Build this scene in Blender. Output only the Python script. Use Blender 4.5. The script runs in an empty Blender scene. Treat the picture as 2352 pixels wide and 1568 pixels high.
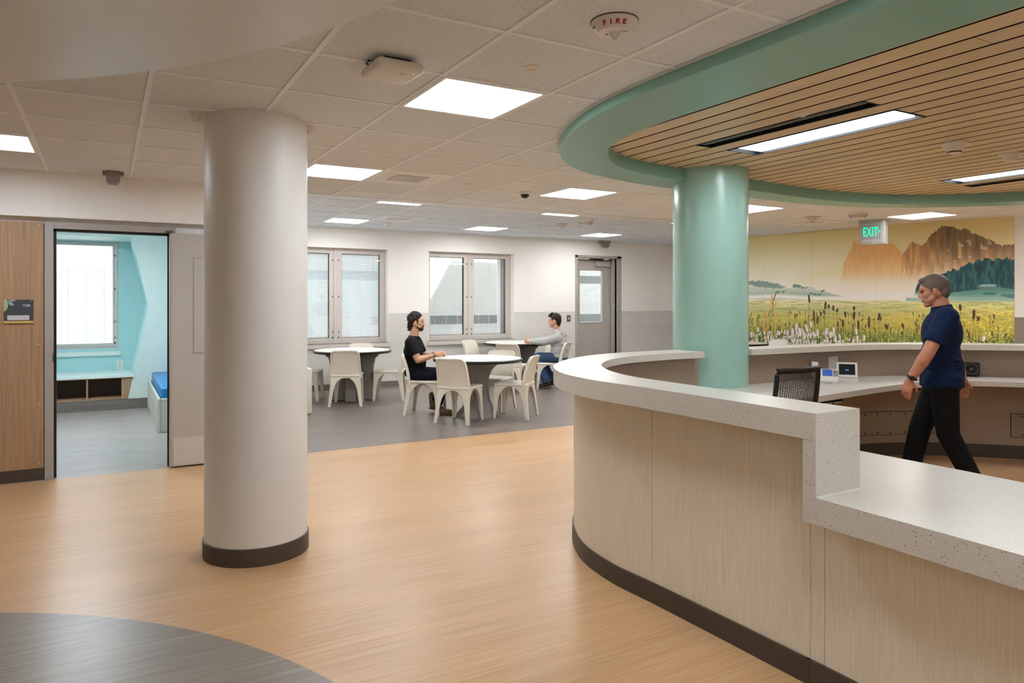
import bpy, bmesh, math, random
import numpy as np
from mathutils import Vector, Matrix, Euler

sc = bpy.context.scene
C = sc.collection
PI = math.pi
R = math.radians

# ---------------------------------------------------------------- camera, world, exposure
cam_d = bpy.data.cameras.new('camera')
cam = bpy.data.objects.new('camera', cam_d)
C.objects.link(cam)
cam.location = (0, 0, 1.5)
cam.rotation_euler = (R(90), 0, R(-29.0))
cam_d.sensor_width = 36
cam_d.lens = 24.788
cam_d.shift_x = 0.0151
cam_d.shift_y = -0.0397
cam_d.clip_start = 0.05
sc.camera = cam

world = bpy.data.worlds.new('world')
sc.world = world
world.use_nodes = True
bg = world.node_tree.nodes['Background']
bg.inputs[0].default_value = (0.91, 0.96, 1.0, 1)
bg.inputs[1].default_value = 0.85

sc.view_settings.view_transform = 'Standard'
sc.view_settings.look = 'None'
sc.view_settings.exposure = 1.4
sc.view_settings.gamma = 1.0
sc.view_settings.use_curve_mapping = False
sc.cycles.use_denoising = True
sc.cycles.max_bounces = 9
sc.cycles.diffuse_bounces = 6
sc.cycles.glossy_bounces = 3
sc.cycles.transmission_bounces = 6
sc.cycles.transparent_max_bounces = 10
sc.cycles.caustics_reflective = False
sc.cycles.caustics_refractive = False
sc.cycles.sample_clamp_indirect = 8.0
PANEL = 9.5      # radiance of the ceiling light panels

sun_d = bpy.data.lights.new('sun', 'SUN')
sun_d.energy = 9.0
sun_d.angle = R(0.6)
sun_d.color = (1.0, 0.95, 0.86)
sun = bpy.data.objects.new('sun', sun_d)
C.objects.link(sun)
sun.location = (3, 4, 12)
sun.rotation_euler = (R(39.5), 0, R(45))

# ---------------------------------------------------------------- materials
def lin(c):
    def f(v):
        v = max(0.0, min(1.0, v))
        return v / 12.92 if v <= 0.04045 else ((v + 0.055) / 1.055) ** 2.4
    return tuple(f(v) for v in c[:3])

def rgb(r, g, b):
    return lin((r / 255, g / 255, b / 255)) + (1,)

class NT:
    def __init__(self, name):
        self.m = bpy.data.materials.new(name)
        self.m.use_nodes = True
        self.t = self.m.node_tree
        self.b = self.t.nodes['Principled BSDF']
    def n(self, typ, **kw):
        nd = self.t.nodes.new(typ)
        for k, v in kw.items():
            setattr(nd, k, v)
        return nd
    def l(self, a, b):
        self.t.links.new(a, b)
    def obj(self, scale=(1, 1, 1), rot=(0, 0, 0)):
        tc = self.n('ShaderNodeTexCoord')
        mp = self.n('ShaderNodeMapping')
        mp.inputs['Scale'].default_value = scale
        mp.inputs['Rotation'].default_value = rot
        self.l(tc.outputs['Object'], mp.inputs[0])
        return mp.outputs[0]
    def noise(self, vec, scale, detail=3, rough=0.55):
        nz = self.n('ShaderNodeTexNoise')
        nz.inputs['Scale'].default_value = scale
        nz.inputs['Detail'].default_value = detail
        nz.inputs['Roughness'].default_value = rough
        self.l(vec, nz.inputs['Vector'])
        return nz.outputs['Fac']
    def ramp(self, fac, stops, interp='LINEAR'):
        r = self.n('ShaderNodeValToRGB')
        r.color_ramp.interpolation = interp
        el = r.color_ramp.elements
        while len(el) < len(stops):
            el.new(0.5)
        for e, (p, c) in zip(el, stops):
            e.position = p
            e.color = c
        self.l(fac, r.inputs[0])
        return r.outputs[0]
    def mix(self, fac, a, b, mode='MIX'):
        m = self.n('ShaderNodeMix', data_type='RGBA', blend_type=mode)
        if isinstance(fac, (int, float)):
            m.inputs[0].default_value = fac
        else:
            self.l(fac, m.inputs[0])
        for i, v in ((6, a), (7, b)):
            if isinstance(v, tuple):
                m.inputs[i].default_value = v
            else:
                self.l(v, m.inputs[i])
        return m.outputs[2]
    def bump(self, h, strength=0.1, dist=0.01):
        b = self.n('ShaderNodeBump')
        b.inputs['Strength'].default_value = strength
        b.inputs['Distance'].default_value = dist
        self.l(h, b.inputs['Height'])
        self.l(b.outputs[0], self.b.inputs['Normal'])
    def set(self, col=None, rough=0.5, spec=0.5, metal=0.0):
        if col is not None:
            if isinstance(col, tuple):
                self.b.inputs['Base Color'].default_value = col
            else:
                self.l(col, self.b.inputs['Base Color'])
        self.b.inputs['Roughness'].default_value = rough
        self.b.inputs['Specular IOR Level'].default_value = spec
        self.b.inputs['Metallic'].default_value = metal
        return self.m

def plain(name, c, rough=0.5, spec=0.5, metal=0.0, var=0.014, scale=9.0):
    """a painted or moulded surface with a faint mottling of its colour"""
    t = NT(name)
    v = t.obj()
    f = t.noise(v, scale, 3)
    a = tuple(min(1, x * (1 - var)) for x in c[:3]) + (1,)
    b = tuple(min(1, x * (1 + var)) for x in c[:3]) + (1,)
    return t.set(t.ramp(f, [(0.3, a), (0.7, b)]), rough, spec, metal)

def streaky(name, stops, scale, rough=0.45, spec=0.4, bump=0.0, rot=(0, 0, 0), nscale=1.0, big=0.12):
    t = NT(name)
    v = t.obj(scale, rot)
    f = t.noise(v, nscale, 5, 0.65)
    col = t.ramp(f, stops)
    v2 = t.obj(tuple(s * 0.06 for s in scale), rot)
    f2 = t.noise(v2, nscale, 2)
    sh = t.ramp(f2, [(0.3, (1 - big, 1 - big, 1 - big, 1)), (0.7, (1, 1, 1, 1))])
    col = t.mix(1.0, col, sh, 'MULTIPLY')
    if bump:
        t.bump(f, bump, 0.002)
    return t.set(col, rough, spec)

def emit(name, c, strength):
    t = NT(name)
    t.b.inputs['Base Color'].default_value = c
    t.b.inputs['Emission Color'].default_value = c
    t.b.inputs['Emission Strength'].default_value = strength
    return t.m

M = {}
M['floor_wood'] = streaky('maple_vinyl', [(0.25, rgb(186, 143, 100)), (0.5, rgb(203, 162, 118)), (0.75, rgb(217, 180, 138))], (1.6, 60, 60), 0.33, 0.45, 0.04)
M['floor_grey'] = streaky('grey_vinyl', [(0.25, rgb(110, 101, 95)), (0.5, rgb(127, 117, 111)), (0.75, rgb(144, 134, 128))], (1.6, 50, 50), 0.36, 0.45, 0.04)
M['floor_inlay'] = streaky('dark_vinyl', [(0.25, rgb(122, 112, 103)), (0.5, rgb(141, 131, 121)), (0.75, rgb(160, 150, 140))], (2.2, 60, 60), 0.33, 0.45, 0.08)
M['floor_bed'] = streaky('slate_vinyl', [(0.25, rgb(154, 145, 140)), (0.5, rgb(170, 161, 156)), (0.75, rgb(184, 175, 170))], (2.0, 6, 6), 0.34, 0.5, 0.02)
t = NT('ceiling_tile'); v = t.obj()
f = t.noise(v, 170, 3, 0.7)
M['tile'] = t.set(t.ramp(f, [(0.32, rgb(182, 186, 191)), (0.45, rgb(224, 229, 235)), (0.6, rgb(231, 236, 242))]), 0.9, 0.1)
M['tee'] = plain('white_tee', rgb(236, 240, 244), 0.4)
M['ceil_paint'] = plain('ceiling_paint', rgb(216, 218, 220), 0.36, 0.5)
M['disc_paint'] = plain('soffit_paint', rgb(230, 236, 243), 0.30, 0.55)
M['wall_white'] = plain('white_wall_paint', rgb(240, 238, 235), 0.55, 0.4)
M['wainscot'] = streaky('grey_wainscot', [(0.3, rgb(214, 211, 209)), (0.7, rgb(223, 221, 219))], (4, 4, 30), 0.5, 0.4)
M['column_white'] = plain('warm_white_paint', rgb(228, 225, 221), 0.42, 0.5)
M['base_dark'] = plain('dark_brown_base', rgb(76, 66, 58), 0.5, 0.4)
M['base_taupe'] = plain('taupe_base', rgb(122, 112, 105), 0.5, 0.4)
M['mint_ring'] = plain('sea_green_paint', rgb(132, 180, 168), 0.30, 0.5)
M['mint_col'] = plain('sea_green_enamel', rgb(154, 194, 182), 0.26, 0.5)
M['slat'] = streaky('maple_slat', [(0.25, rgb(208, 178, 138)), (0.5, rgb(222, 195, 156)), (0.75, rgb(232, 208, 170))], (45, 1.6, 45), 0.38, 0.4)
M['slat2'] = streaky('maple_slat_light', [(0.25, rgb(214, 185, 146)), (0.5, rgb(227, 202, 164)), (0.75, rgb(236, 214, 178))], (45, 1.6, 45), 0.38, 0.4)
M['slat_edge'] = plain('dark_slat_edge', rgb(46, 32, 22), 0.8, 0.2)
M['gap'] = plain('dark_brown_gap', rgb(52, 36, 24), 0.8, 0.2)
M['black'] = plain('black_metal', rgb(17, 18, 22), 0.6, 0.25)
M['black_plastic'] = plain('black_plastic', rgb(24, 24, 25), 0.45, 0.5)
M['laminate'] = streaky('pale_wood_laminate', [(0.3, rgb(216, 207, 187)), (0.5, rgb(227, 219, 201)), (0.7, rgb(236, 229, 214))], (170, 170, 5.0), 0.45, 0.4, 0.02, big=0.015)
M['panel_wood'] = streaky('oak_panel', [(0.25, rgb(154, 122, 93)), (0.5, rgb(174, 142, 111)), (0.75, rgb(190, 158, 126))], (60, 60, 2.0), 0.5, 0.35, 0.02, big=0.05)
M['taupe'] = plain('taupe_laminate', rgb(158, 140, 124), 0.45, 0.4)
M['taupe_low'] = plain('taupe_panel', rgb(150, 134, 116), 0.5, 0.4)
M['door'] = plain('taupe_door_paint', rgb(180, 175, 169), 0.42, 0.45)
M['frame'] = plain('taupe_frame_paint', rgb(170, 165, 159), 0.42, 0.45)
M['win_frame'] = plain('grey_window_frame', rgb(203, 196, 191), 0.42, 0.45)
M['steel'] = plain('brushed_steel', rgb(196, 194, 190), 0.32, 0.5, 0.85)
M['steel_dull'] = plain('dull_steel', rgb(206, 202, 198), 0.45, 0.5, 0.25)
M['mint_wall'] = plain('mint_wall_paint', rgb(216, 232, 227), 0.6, 0.3)
M['mint_niche'] = plain('mint_niche_paint', rgb(180, 222, 224), 0.6, 0.3)
M['mint_edge'] = plain('mint_edge', rgb(200, 236, 236), 0.5, 0.3)
M['bench_top'] = plain('pale_bench_top', rgb(226, 236, 233), 0.3, 0.5)
M['chair'] = plain('ivory_plastic', rgb(226, 220, 207), 0.38, 0.5)
M['table_top'] = plain('white_table_laminate', rgb(226, 224, 222), 0.30, 0.5)
M['table_edge'] = plain('black_edge', rgb(20, 19, 19), 0.4, 0.5)
M['table_base'] = plain('grey_plastic', rgb(134, 130, 125), 0.42, 0.5)
M['bed_frame'] = plain('beige_bed_plastic', rgb(206, 206, 194), 0.45, 0.4)
M['blue'] = plain('blue_vinyl', rgb(22, 128, 190), 0.35, 0.5)
M['white_plastic'] = plain('white_plastic', rgb(232, 229, 224), 0.4, 0.5)
M['device'] = plain('device_white', rgb(226, 220, 213), 0.4, 0.5)
M['grey_plastic2'] = plain('grey_device', rgb(140, 131, 122), 0.5, 0.4)
M['dome'] = plain('black_dome', rgb(12, 12, 14), 0.08, 0.6)
M['dot'] = plain('dark_hole', rgb(40, 36, 34), 0.7, 0.2)
M['lock'] = plain('dark_lock', rgb(92, 88, 84), 0.4, 0.4)
M['red'] = plain('red_letter', rgb(176, 30, 16), 0.5, 0.4)
M['white_ink'] = plain('white_letter', rgb(236, 236, 234), 0.5, 0.4)
M['sign_slate'] = plain('slate_sign', rgb(68, 73, 82), 0.45, 0.4)
M['sign_green'] = plain('sage_leaf', rgb(176, 184, 142), 0.5, 0.4)
M['sign_blue'] = plain('pale_blue_leaf', rgb(150, 176, 182), 0.5, 0.4)
M['sign_gold'] = plain('gold_strip', rgb(206, 178, 104), 0.45, 0.4)
M['sign_pale'] = plain('pale_insert', rgb(202, 200, 204), 0.5, 0.4)
M['led_green'] = emit('exit_green', rgb(10, 235, 160), 0.42)
M['screen_blue'] = emit('phone_screen', rgb(44, 84, 160), 0.2)
M['screen_dark'] = plain('dark_screen', rgb(14, 14, 16), 0.5, 0.2)
M['screen_text'] = emit('screen_text', rgb(70, 130, 190), 0.2)
M['skin1'] = plain('skin_tan', rgb(204, 158, 128), 0.5, 0.35, var=0.06, scale=30)
M['skin2'] = plain('skin_fair', rgb(214, 164, 140), 0.5, 0.35, var=0.06, scale=30)
M['skin3'] = plain('skin_ruddy', rgb(196, 134, 108), 0.5, 0.35, var=0.08, scale=30)
M['hair_black'] = plain('black_hair', rgb(26, 22, 20), 0.5, 0.4, var=0.3, scale=120)
M['hair_grey'] = plain('grey_hair', rgb(104, 94, 86), 0.6, 0.3, var=0.25, scale=120)
M['beard'] = plain('dark_beard', rgb(58, 42, 34), 0.7, 0.2, var=0.2, scale=160)
M['tee_black'] = plain('black_cotton', rgb(22, 22, 24), 0.85, 0.2, var=0.12, scale=40)
M['jean_dark'] = plain('navy_trousers', rgb(22, 26, 42), 0.85, 0.2, var=0.12, scale=60)
M['jean_blue'] = plain('blue_denim', rgb(56, 78, 112), 0.85, 0.2, var=0.22, scale=70)
M['hoodie'] = plain('grey_fleece', rgb(180, 182, 182), 0.9, 0.15, var=0.06, scale=90)
M['boot'] = plain('tan_suede', rgb(126, 102, 74), 0.8, 0.2, var=0.12, scale=50)
M['shoe_dark'] = plain('dark_brown_leather', rgb(54, 44, 38), 0.5, 0.4)
M['sole'] = plain('sole_brown', rgb(120, 96, 74), 0.7, 0.3)
M['navy'] = streaky('navy_ribbed_shirt', [(0.3, rgb(12, 26, 54)), (0.7, rgb(26, 46, 84))], (6, 6, 120), 0.85, 0.2)
M['trouser_black'] = plain('black_trousers', rgb(15, 14, 15), 0.85, 0.2)
M['eye'] = plain('dark_eye', rgb(40, 28, 24), 0.2, 0.5)
M['lip'] = plain('lip', rgb(176, 112, 98), 0.5, 0.3)
M['bracelet'] = plain('tan_bracelet', rgb(196, 150, 90), 0.5, 0.4)
M['bracelet_dark'] = plain('dark_bracelet', rgb(40, 38, 56), 0.5, 0.4)

# terrazzo-like solid surface: pale ground with small dark, tan and white chips
def terrazzo(name, base):
    t = NT(name)
    v = t.obj()
    col = base
    for scale, thr, stops in ((112, 0.23, [(0.0, rgb(240, 237, 230)), (0.5, rgb(230, 225, 216)), (0.74, rgb(150, 130, 108)), (0.88, rgb(160, 126, 94)), (0.95, rgb(84, 74, 66))]),
                              (200, 0.23, [(0.0, rgb(232, 228, 222)), (0.6, rgb(184, 172, 158)), (0.85, rgb(140, 124, 108))])):
        vo = t.n('ShaderNodeTexVoronoi')
        vo.inputs['Scale'].default_value = scale
        t.l(v, vo.inputs['Vector'])
        sep = t.n('ShaderNodeSeparateColor')
        t.l(vo.outputs['Color'], sep.inputs[0])
        chip = t.ramp(sep.outputs[0], stops, 'CONSTANT')
        # only some of the cells hold a chip
        lt = t.n('ShaderNodeMath', operation='LESS_THAN'); lt.inputs[1].default_value = thr
        t.l(vo.outputs['Distance'], lt.inputs[0])
        lt2 = t.n('ShaderNodeMath', operation='LESS_THAN'); lt2.inputs[1].default_value = 0.36
        t.l(sep.outputs[1], lt2.inputs[0])
        mu = t.n('ShaderNodeMath', operation='MULTIPLY')
        t.l(lt.outputs[0], mu.inputs[0]); t.l(lt2.outputs[0], mu.inputs[1])
        col = t.mix(mu.outputs[0], col, chip)
    return t.set(col, 0.30, 0.45)
M['terrazzo'] = terrazzo('pale_terrazzo', rgb(206, 201, 191))

# light diffuser: two brighter tube bands inside
def diffuser(name, strength, tint=(0.93, 1.0, 1.07)):
    t = NT(name)
    t.b.inputs['Base Color'].default_value = (0.9, 0.9, 0.9, 1)
    wv = t.n('ShaderNodeTexWave', wave_type='BANDS', bands_direction='Y')
    wv.inputs['Scale'].default_value = 1.13
    wv.inputs['Distortion'].default_value = 0
    t.l(t.obj(), wv.inputs['Vector'])
    rc = t.ramp(wv.outputs['Fac'], [(0.0, tuple(0.83 * c for c in tint) + (1,)), (1.0, tint + (1,))])
    t.l(rc, t.b.inputs['Emission Color'])
    t.b.inputs['Emission Strength'].default_value = strength
    return t.m
M['diffuser'] = diffuser('light_diffuser', PANEL)
M['diffuser_day'] = diffuser('dayroom_diffuser', PANEL * 1.35, (1.0, 1.0, 0.985))
M['fill_bed'] = diffuser('bedroom_fill_diffuser', PANEL * 2.6)
M['diffuser2'] = emit('slot_diffuser', (0.94, 1.0, 1.05, 1), PANEL)
M['downlight'] = emit('downlight_glow', (1.0, 0.96, 0.9, 1), PANEL)

t = NT('window_glass')
t.t.nodes.remove(t.b)
tr = t.n('ShaderNodeBsdfTransparent'); tr.inputs[0].default_value = (0.96, 0.985, 1, 1)
gl = t.n('ShaderNodeBsdfGlossy'); gl.inputs['Roughness'].default_value = 0.0
mx = t.n('ShaderNodeMixShader'); mx.inputs[0].default_value = 0.07
t.l(tr.outputs[0], mx.inputs[1]); t.l(gl.outputs[0], mx.inputs[2])
t.l(mx.outputs[0], t.t.nodes['Material Output'].inputs[0])
M['glass'] = t.m
t = NT('clear_lens')
t.b.inputs['Base Color'].default_value = (0.9, 0.9, 0.9, 1)
t.b.inputs['Roughness'].default_value = 0.06
t.b.inputs['Transmission Weight'].default_value = 0.35
M['lens'] = t.m
M['blind'] = plain('white_blind', rgb(240, 242, 244), 0.6, 0.3)
M['cord'] = plain('white_cord', rgb(250, 250, 250), 0.6, 0.3)

# split-face block wall outside, with darker courses
t = NT('concrete_block')
tc = t.n('ShaderNodeTexCoord')
mp = t.n('ShaderNodeMapping'); mp.inputs['Rotation'].default_value = (R(-90), 0, 0)
t.l(tc.outputs['Object'], mp.inputs[0])
br = t.n('ShaderNodeTexBrick')
br.inputs['Scale'].default_value = 1.0
br.inputs['Brick Width'].default_value = 0.42
br.inputs['Row Height'].default_value = 0.21
br.inputs['Mortar Size'].default_value = 0.006
br.inputs['Color1'].default_value = rgb(226, 226, 224)
br.inputs['Color2'].default_value = rgb(232, 231, 228)
br.inputs['Mortar'].default_value = rgb(238, 238, 236)
t.l(mp.outputs[0], br.inputs['Vector'])
f = t.noise(t.obj(), 60, 3, 0.8)
col = t.mix(0.35, br.outputs['Color'], t.ramp(f, [(0.35, rgb(150, 156, 158)), (0.5, rgb(235, 236, 236))]), 'MULTIPLY')
M['block'] = t.set(col, 0.9, 0.1)
t = NT('dark_block')
f = t.noise(t.obj(), 60, 3, 0.8)
M['block_dark'] = t.set(t.ramp(f, [(0.3, rgb(106, 112, 116)), (0.6, rgb(158, 162, 164))]), 0.9, 0.1)
M['ground'] = plain('pale_paving', rgb(190, 192, 192), 0.9, 0.1)

# ---------------------------------------------------------------- mesh helpers
class MB:
    """collects simple solids and links them as ONE mesh object"""
    def __init__(self):
        self.bm = bmesh.new()
        self.mi = 0
    def _face(self, vs):
        try:
            f = self.bm.faces.new(vs)
            f.material_index = self.mi
            return f
        except ValueError:
            return None
    def box(self, x0, x1, y0, y1, z0, z1, M4=None):
        P = [(x0, y0, z0), (x1, y0, z0), (x1, y1, z0), (x0, y1, z0), (x0, y0, z1), (x1, y0, z1), (x1, y1, z1), (x0, y1, z1)]
        if M4 is not None:
            P = [M4 @ Vector(p) for p in P]
        v = [self.bm.verts.new(p) for p in P]
        for q in ((3, 2, 1, 0), (4, 5, 6, 7), (0, 1, 5, 4), (1, 2, 6, 5), (2, 3, 7, 6), (3, 0, 4, 7)):
            self._face([v[i] for i in q])
        return self
    def rbox(self, x0, x1, y0, y1, z0, z1, r, M4=None, seg=3):
        """box with rounded vertical and horizontal edges"""
        b = bmesh.new()
        vs = [b.verts.new(p) for p in [(x0, y0, z0), (x1, y0, z0), (x1, y1, z0), (x0, y1, z0), (x0, y0, z1), (x1, y0, z1), (x1, y1, z1), (x0, y1, z1)]]
        for q in ((3, 2, 1, 0), (4, 5, 6, 7), (0, 1, 5, 4), (1, 2, 6, 5), (2, 3, 7, 6), (3, 0, 4, 7)):
            b.faces.new([vs[i] for i in q])
        bmesh.ops.bevel(b, geom=list(b.edges), offset=r, segments=seg, profile=0.5, affect='EDGES')
        mp = {}
        for v in b.verts:
            mp[v] = self.bm.verts.new(M4 @ v.co if M4 is not None else v.co)
        for f in b.faces:
            self._face([mp[v] for v in f.verts])
        b.free()
        return self
    def prism(self, pts, z0, z1, M4=None):
        """closed polygon (x,y) extruded from z0 to z1"""
        T = (lambda p: M4 @ Vector(p)) if M4 is not None else (lambda p: p)
        a = [self.bm.verts.new(T((p[0], p[1], z0))) for p in pts]
        b = [self.bm.verts.new(T((p[0], p[1], z1))) for p in pts]
        n = len(pts)
        self._face(a[::-1]); self._face(b)
        for i in range(n):
            self._face([a[i], a[(i + 1) % n], b[(i + 1) % n], b[i]])
        return self
    def strip(self, A, B, z0, z1, closed=False):
        """solid between two polylines A (outer) and B (inner); z0/z1 may be a pair per line"""
        za0, zb0 = z0 if isinstance(z0, tuple) else (z0, z0)
        n = len(A)
        a0 = [self.bm.verts.new((p[0], p[1], za0)) for p in A]; a1 = [self.bm.verts.new((p[0], p[1], z1)) for p in A]
        b0 = [self.bm.verts.new((p[0], p[1], zb0)) for p in B]; b1 = [self.bm.verts.new((p[0], p[1], z1)) for p in B]
        m = n if closed else n - 1
        for i in range(m):
            j = (i + 1) % n
            self._face([a0[i], a0[j], a1[j], a1[i]])
            self._face([b0[j], b0[i], b1[i], b1[j]])
            self._face([a1[i], a1[j], b1[j], b1[i]])
            self._face([a0[j], a0[i], b0[i], b0[j]])
        if not closed:
            self._face([a0[0], a1[0], b1[0], b0[0]])
            self._face([a0[-1], b0[-1], b1[-1], a1[-1]])
        return self
    def lathe(self, prof, cx=0, cy=0, n=32, M4=None, sx=1.0, sy=1.0):
        """profile of (radius, z) turned about a vertical axis"""
        rings = []
        for r, z in prof:
            if r < 1e-6:
                p = Vector((cx, cy, z))
                rings.append([self.bm.verts.new(M4 @ p if M4 is not None else p)])
            else:
                ring = []
                for k in range(n):
                    a = 2 * PI * k / n
                    p = Vector((cx + sx * r * math.cos(a), cy + sy * r * math.sin(a), z))
                    ring.append(self.bm.verts.new(M4 @ p if M4 is not None else p))
                rings.append(ring)
        for a, b in zip(rings, rings[1:]):
            if len(a) == 1 and len(b) == 1:
                continue
            for k in range(n):
                k2 = (k + 1) % n
                if len(a) == 1:
                    self._face([a[0], b[k2], b[k]])
                elif len(b) == 1:
                    self._face([a[k], a[k2], b[0]])
                else:
                    self._face([a[k], a[k2], b[k2], b[k]])
        if len(rings[0]) > 1:
            self._face(rings[0][::-1])
        if len(rings[-1]) > 1:
            self._face(rings[-1])
        return self
    def cyl(self, cx, cy, z0, z1, r, n=24, M4=None):
        return self.lathe([(r, z0), (r, z1)], cx, cy, n, M4)
    def tube(self, pts, r, n=10):
        pts = [Vector(p) for p in pts]
        rs = r if isinstance(r, (list, tuple)) else [r] * len(pts)
        rings = []
        up = Vector((0, 0, 1))
        for i, p in enumerate(pts):
            d = (pts[min(i + 1, len(pts) - 1)] - pts[max(i - 1, 0)]).normalized()
            u = up if abs(d.dot(up)) < 0.95 else Vector((1, 0, 0))
            a = d.cross(u).normalized(); b = a.cross(d).normalized()
            rings.append([self.bm.verts.new(p + rs[i] * (a * math.cos(2 * PI * k / n) + b * math.sin(2 * PI * k / n))) for k in range(n)])
        for A, B in zip(rings, rings[1:]):
            for k in range(n):
                self._face([A[k], A[(k + 1) % n], B[(k + 1) % n], B[k]])
        self._face(rings[0][::-1]); self._face(rings[-1])
        return self
    def cap(self, p0, r0, p1, r1, n=14, flat0=False, flat1=False, sq=1.0, side=None):
        """tapered limb segment with round ends; sq squashes it along 'side'"""
        p0, p1 = Vector(p0), Vector(p1)
        d = (p1 - p0)
        L = d.length
        d = d / L if L > 1e-6 else Vector((0, 0, 1))
        s = Vector(side) if side is not None else (Vector((0, 1, 0)) if abs(d.y) < 0.9 else Vector((1, 0, 0)))
        a = (s - d * s.dot(d)).normalized(); b = d.cross(a)
        prof = []
        H = 5
        if flat0:
            prof += [(0.0, 0.0), (r0, 0.0)]
        else:
            for k in range(H + 1):
                t_ = PI / 2 * k / H
                prof.append((r0 * math.sin(t_), -r0 * math.cos(t_)))
        if flat1:
            prof += [(r1, L), (0.0, L)]
        else:
            for k in range(H + 1):
                t_ = PI / 2 * k / H
                prof.append((r1 * math.cos(t_), L + r1 * math.sin(t_)))
        rings = []
        for r, z in prof:
            c = p0 + d * z
            if r < 1e-6:
                rings.append([self.bm.verts.new(c)])
            else:
                rings.append([self.bm.verts.new(c + a * (r * sq * math.cos(2 * PI * k / n)) + b * (r * math.sin(2 * PI * k / n))) for k in range(n)])
        for A, B in zip(rings, rings[1:]):
            for k in range(n):
                k2 = (k + 1) % n
                if len(A) == 1 and len(B) == 1:
                    continue
                if len(A) == 1:
                    self._face([A[0], B[k2], B[k]])
                elif len(B) == 1:
                    self._face([A[k], A[k2], B[0]])
                else:
                    self._face([A[k], A[k2], B[k2], B[k]])
        return self
    def ell(self, c, r, rot=(0, 0, 0), n=20, m=12):
        M4 = Matrix.Translation(Vector(c)) @ Euler(rot).to_matrix().to_4x4()
        rings = []
        for i in range(m + 1):
            t_ = PI * i / m
            if i in (0, m):
                rings.append([self.bm.verts.new(M4 @ Vector((0, 0, -r[2] * math.cos(t_))))])
            else:
                rings.append([self.bm.verts.new(M4 @ Vector((r[0] * math.sin(t_) * math.cos(2 * PI * k / n), r[1] * math.sin(t_) * math.sin(2 * PI * k / n), -r[2] * math.cos(t_)))) for k in range(n)])
        for A, B in zip(rings, rings[1:]):
            for k in range(n):
                k2 = (k + 1) % n
                if len(A) == 1:
                    self._face([A[0], B[k2], B[k]])
                elif len(B) == 1:
                    self._face([A[k], A[k2], B[0]])
                else:
                    self._face([A[k], A[k2], B[k2], B[k]])
        return self
    def grid(self, rows, close_u=False):
        """surface through rows of points"""
        V = [[self.bm.verts.new(p) for p in row] for row in rows]
        for A, B in zip(V, V[1:]):
            for k in range(len(A) - 1 + (1 if close_u else 0)):
                k2 = (k + 1) % len(A)
                self._face([A[k], A[k2], B[k2], B[k]])
        return self
    def build(self, name, mats, parent=None, smooth=False, auto=None, loc=None, rotz=0.0):
        me = bpy.data.meshes.new(name)
        bmesh.ops.recalc_face_normals(self.bm, faces=list(self.bm.faces))
        if smooth:
            for f in self.bm.faces:
                f.smooth = True
            ang = R(auto if auto else 40)
            for e in self.bm.edges:
                if len(e.link_faces) == 2 and e.calc_face_angle(0) > ang:
                    e.smooth = False
        self.bm.to_mesh(me)
        self.bm.free()
        for m in (mats if isinstance(mats, (list, tuple)) else [mats]):
            me.materials.append(m)
        o = bpy.data.objects.new(name, me)
        C.objects.link(o)
        if loc is not None:
            o.location = loc
            o.rotation_euler = (0, 0, rotz)
        if parent is not None:
            o.parent = parent
        return o

def tag(o, label, cat, group=None, kind=None):
    o['label'] = label
    o['category'] = cat
    if group: o['group'] = group
    if kind: o['kind'] = kind
    return o
def thing(name, label, cat, loc=(0, 0, 0), rotz=0.0, group=None):
    o = bpy.data.objects.new(name, None)
    C.objects.link(o)
    o.empty_display_size = 0.1
    o.location = loc
    o.rotation_euler = (0, 0, rotz)
    return tag(o, label, cat, group)
def struct(o):
    o['kind'] = 'structure'
    return o
def dup(root, loc, rotz, label, group=None):
    r = root.copy(); C.objects.link(r)
    r.location = loc; r.rotation_euler = (0, 0, rotz); r['label'] = label
    if group: r['group'] = group
    for ch in list(root.children):
        c = ch.copy(); C.objects.link(c); c.parent = r
        for g in list(ch.children):
            d = g.copy(); C.objects.link(d); d.parent = c
    return r
def bevel(o, w=0.004, seg=2, ang=35):
    m = o.modifiers.new('bevel', 'BEVEL'); m.width = w; m.segments = seg; m.limit_method = 'ANGLE'; m.angle_limit = R(ang)
    return o
def flatten(o):
    """replace an object's mesh by its evaluated one, modifiers applied"""
    dg = bpy.context.evaluated_depsgraph_get()
    me = bpy.data.meshes.new_from_object(o.evaluated_get(dg))
    old = o.data
    o.modifiers.clear()
    o.data = me
    me.name = o.name
    return o
def blend(o, voxel=0.006, it=4, fac=0.5):
    """fuse overlapping solids of one mesh into a single smooth skin"""
    m = o.modifiers.new('r', 'REMESH'); m.mode = 'VOXEL'; m.voxel_size = voxel; m.use_smooth_shade = True
    s = o.modifiers.new('s', 'SMOOTH'); s.factor = fac; s.iterations = it
    flatten(o)
    for p in o.data.polygons:
        p.use_smooth = True
    return o
def text(name, body, size, mat, parent, M4, extrude=0.0006, align='CENTER', sx=1.0, bold=0.0, space=1.0):
    cu = bpy.data.curves.new(name, 'FONT')
    cu.body = body; cu.offset = bold; cu.space_character = space; cu.size = size; cu.extrude = extrude; cu.align_x = align; cu.align_y = 'CENTER'
    tmp = bpy.data.objects.new(name + '_src', cu); C.objects.link(tmp)
    dg = bpy.context.evaluated_depsgraph_get()
    me = bpy.data.meshes.new_from_object(tmp.evaluated_get(dg))
    bpy.data.objects.remove(tmp)
    me.transform(M4 @ Matrix.Diagonal((sx, 1, 1, 1)))
    me.materials.clear(); me.materials.append(mat)
    o = bpy.data.objects.new(name, me); C.objects.link(o)
    if parent is not None: o.parent = parent
    return o
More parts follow.
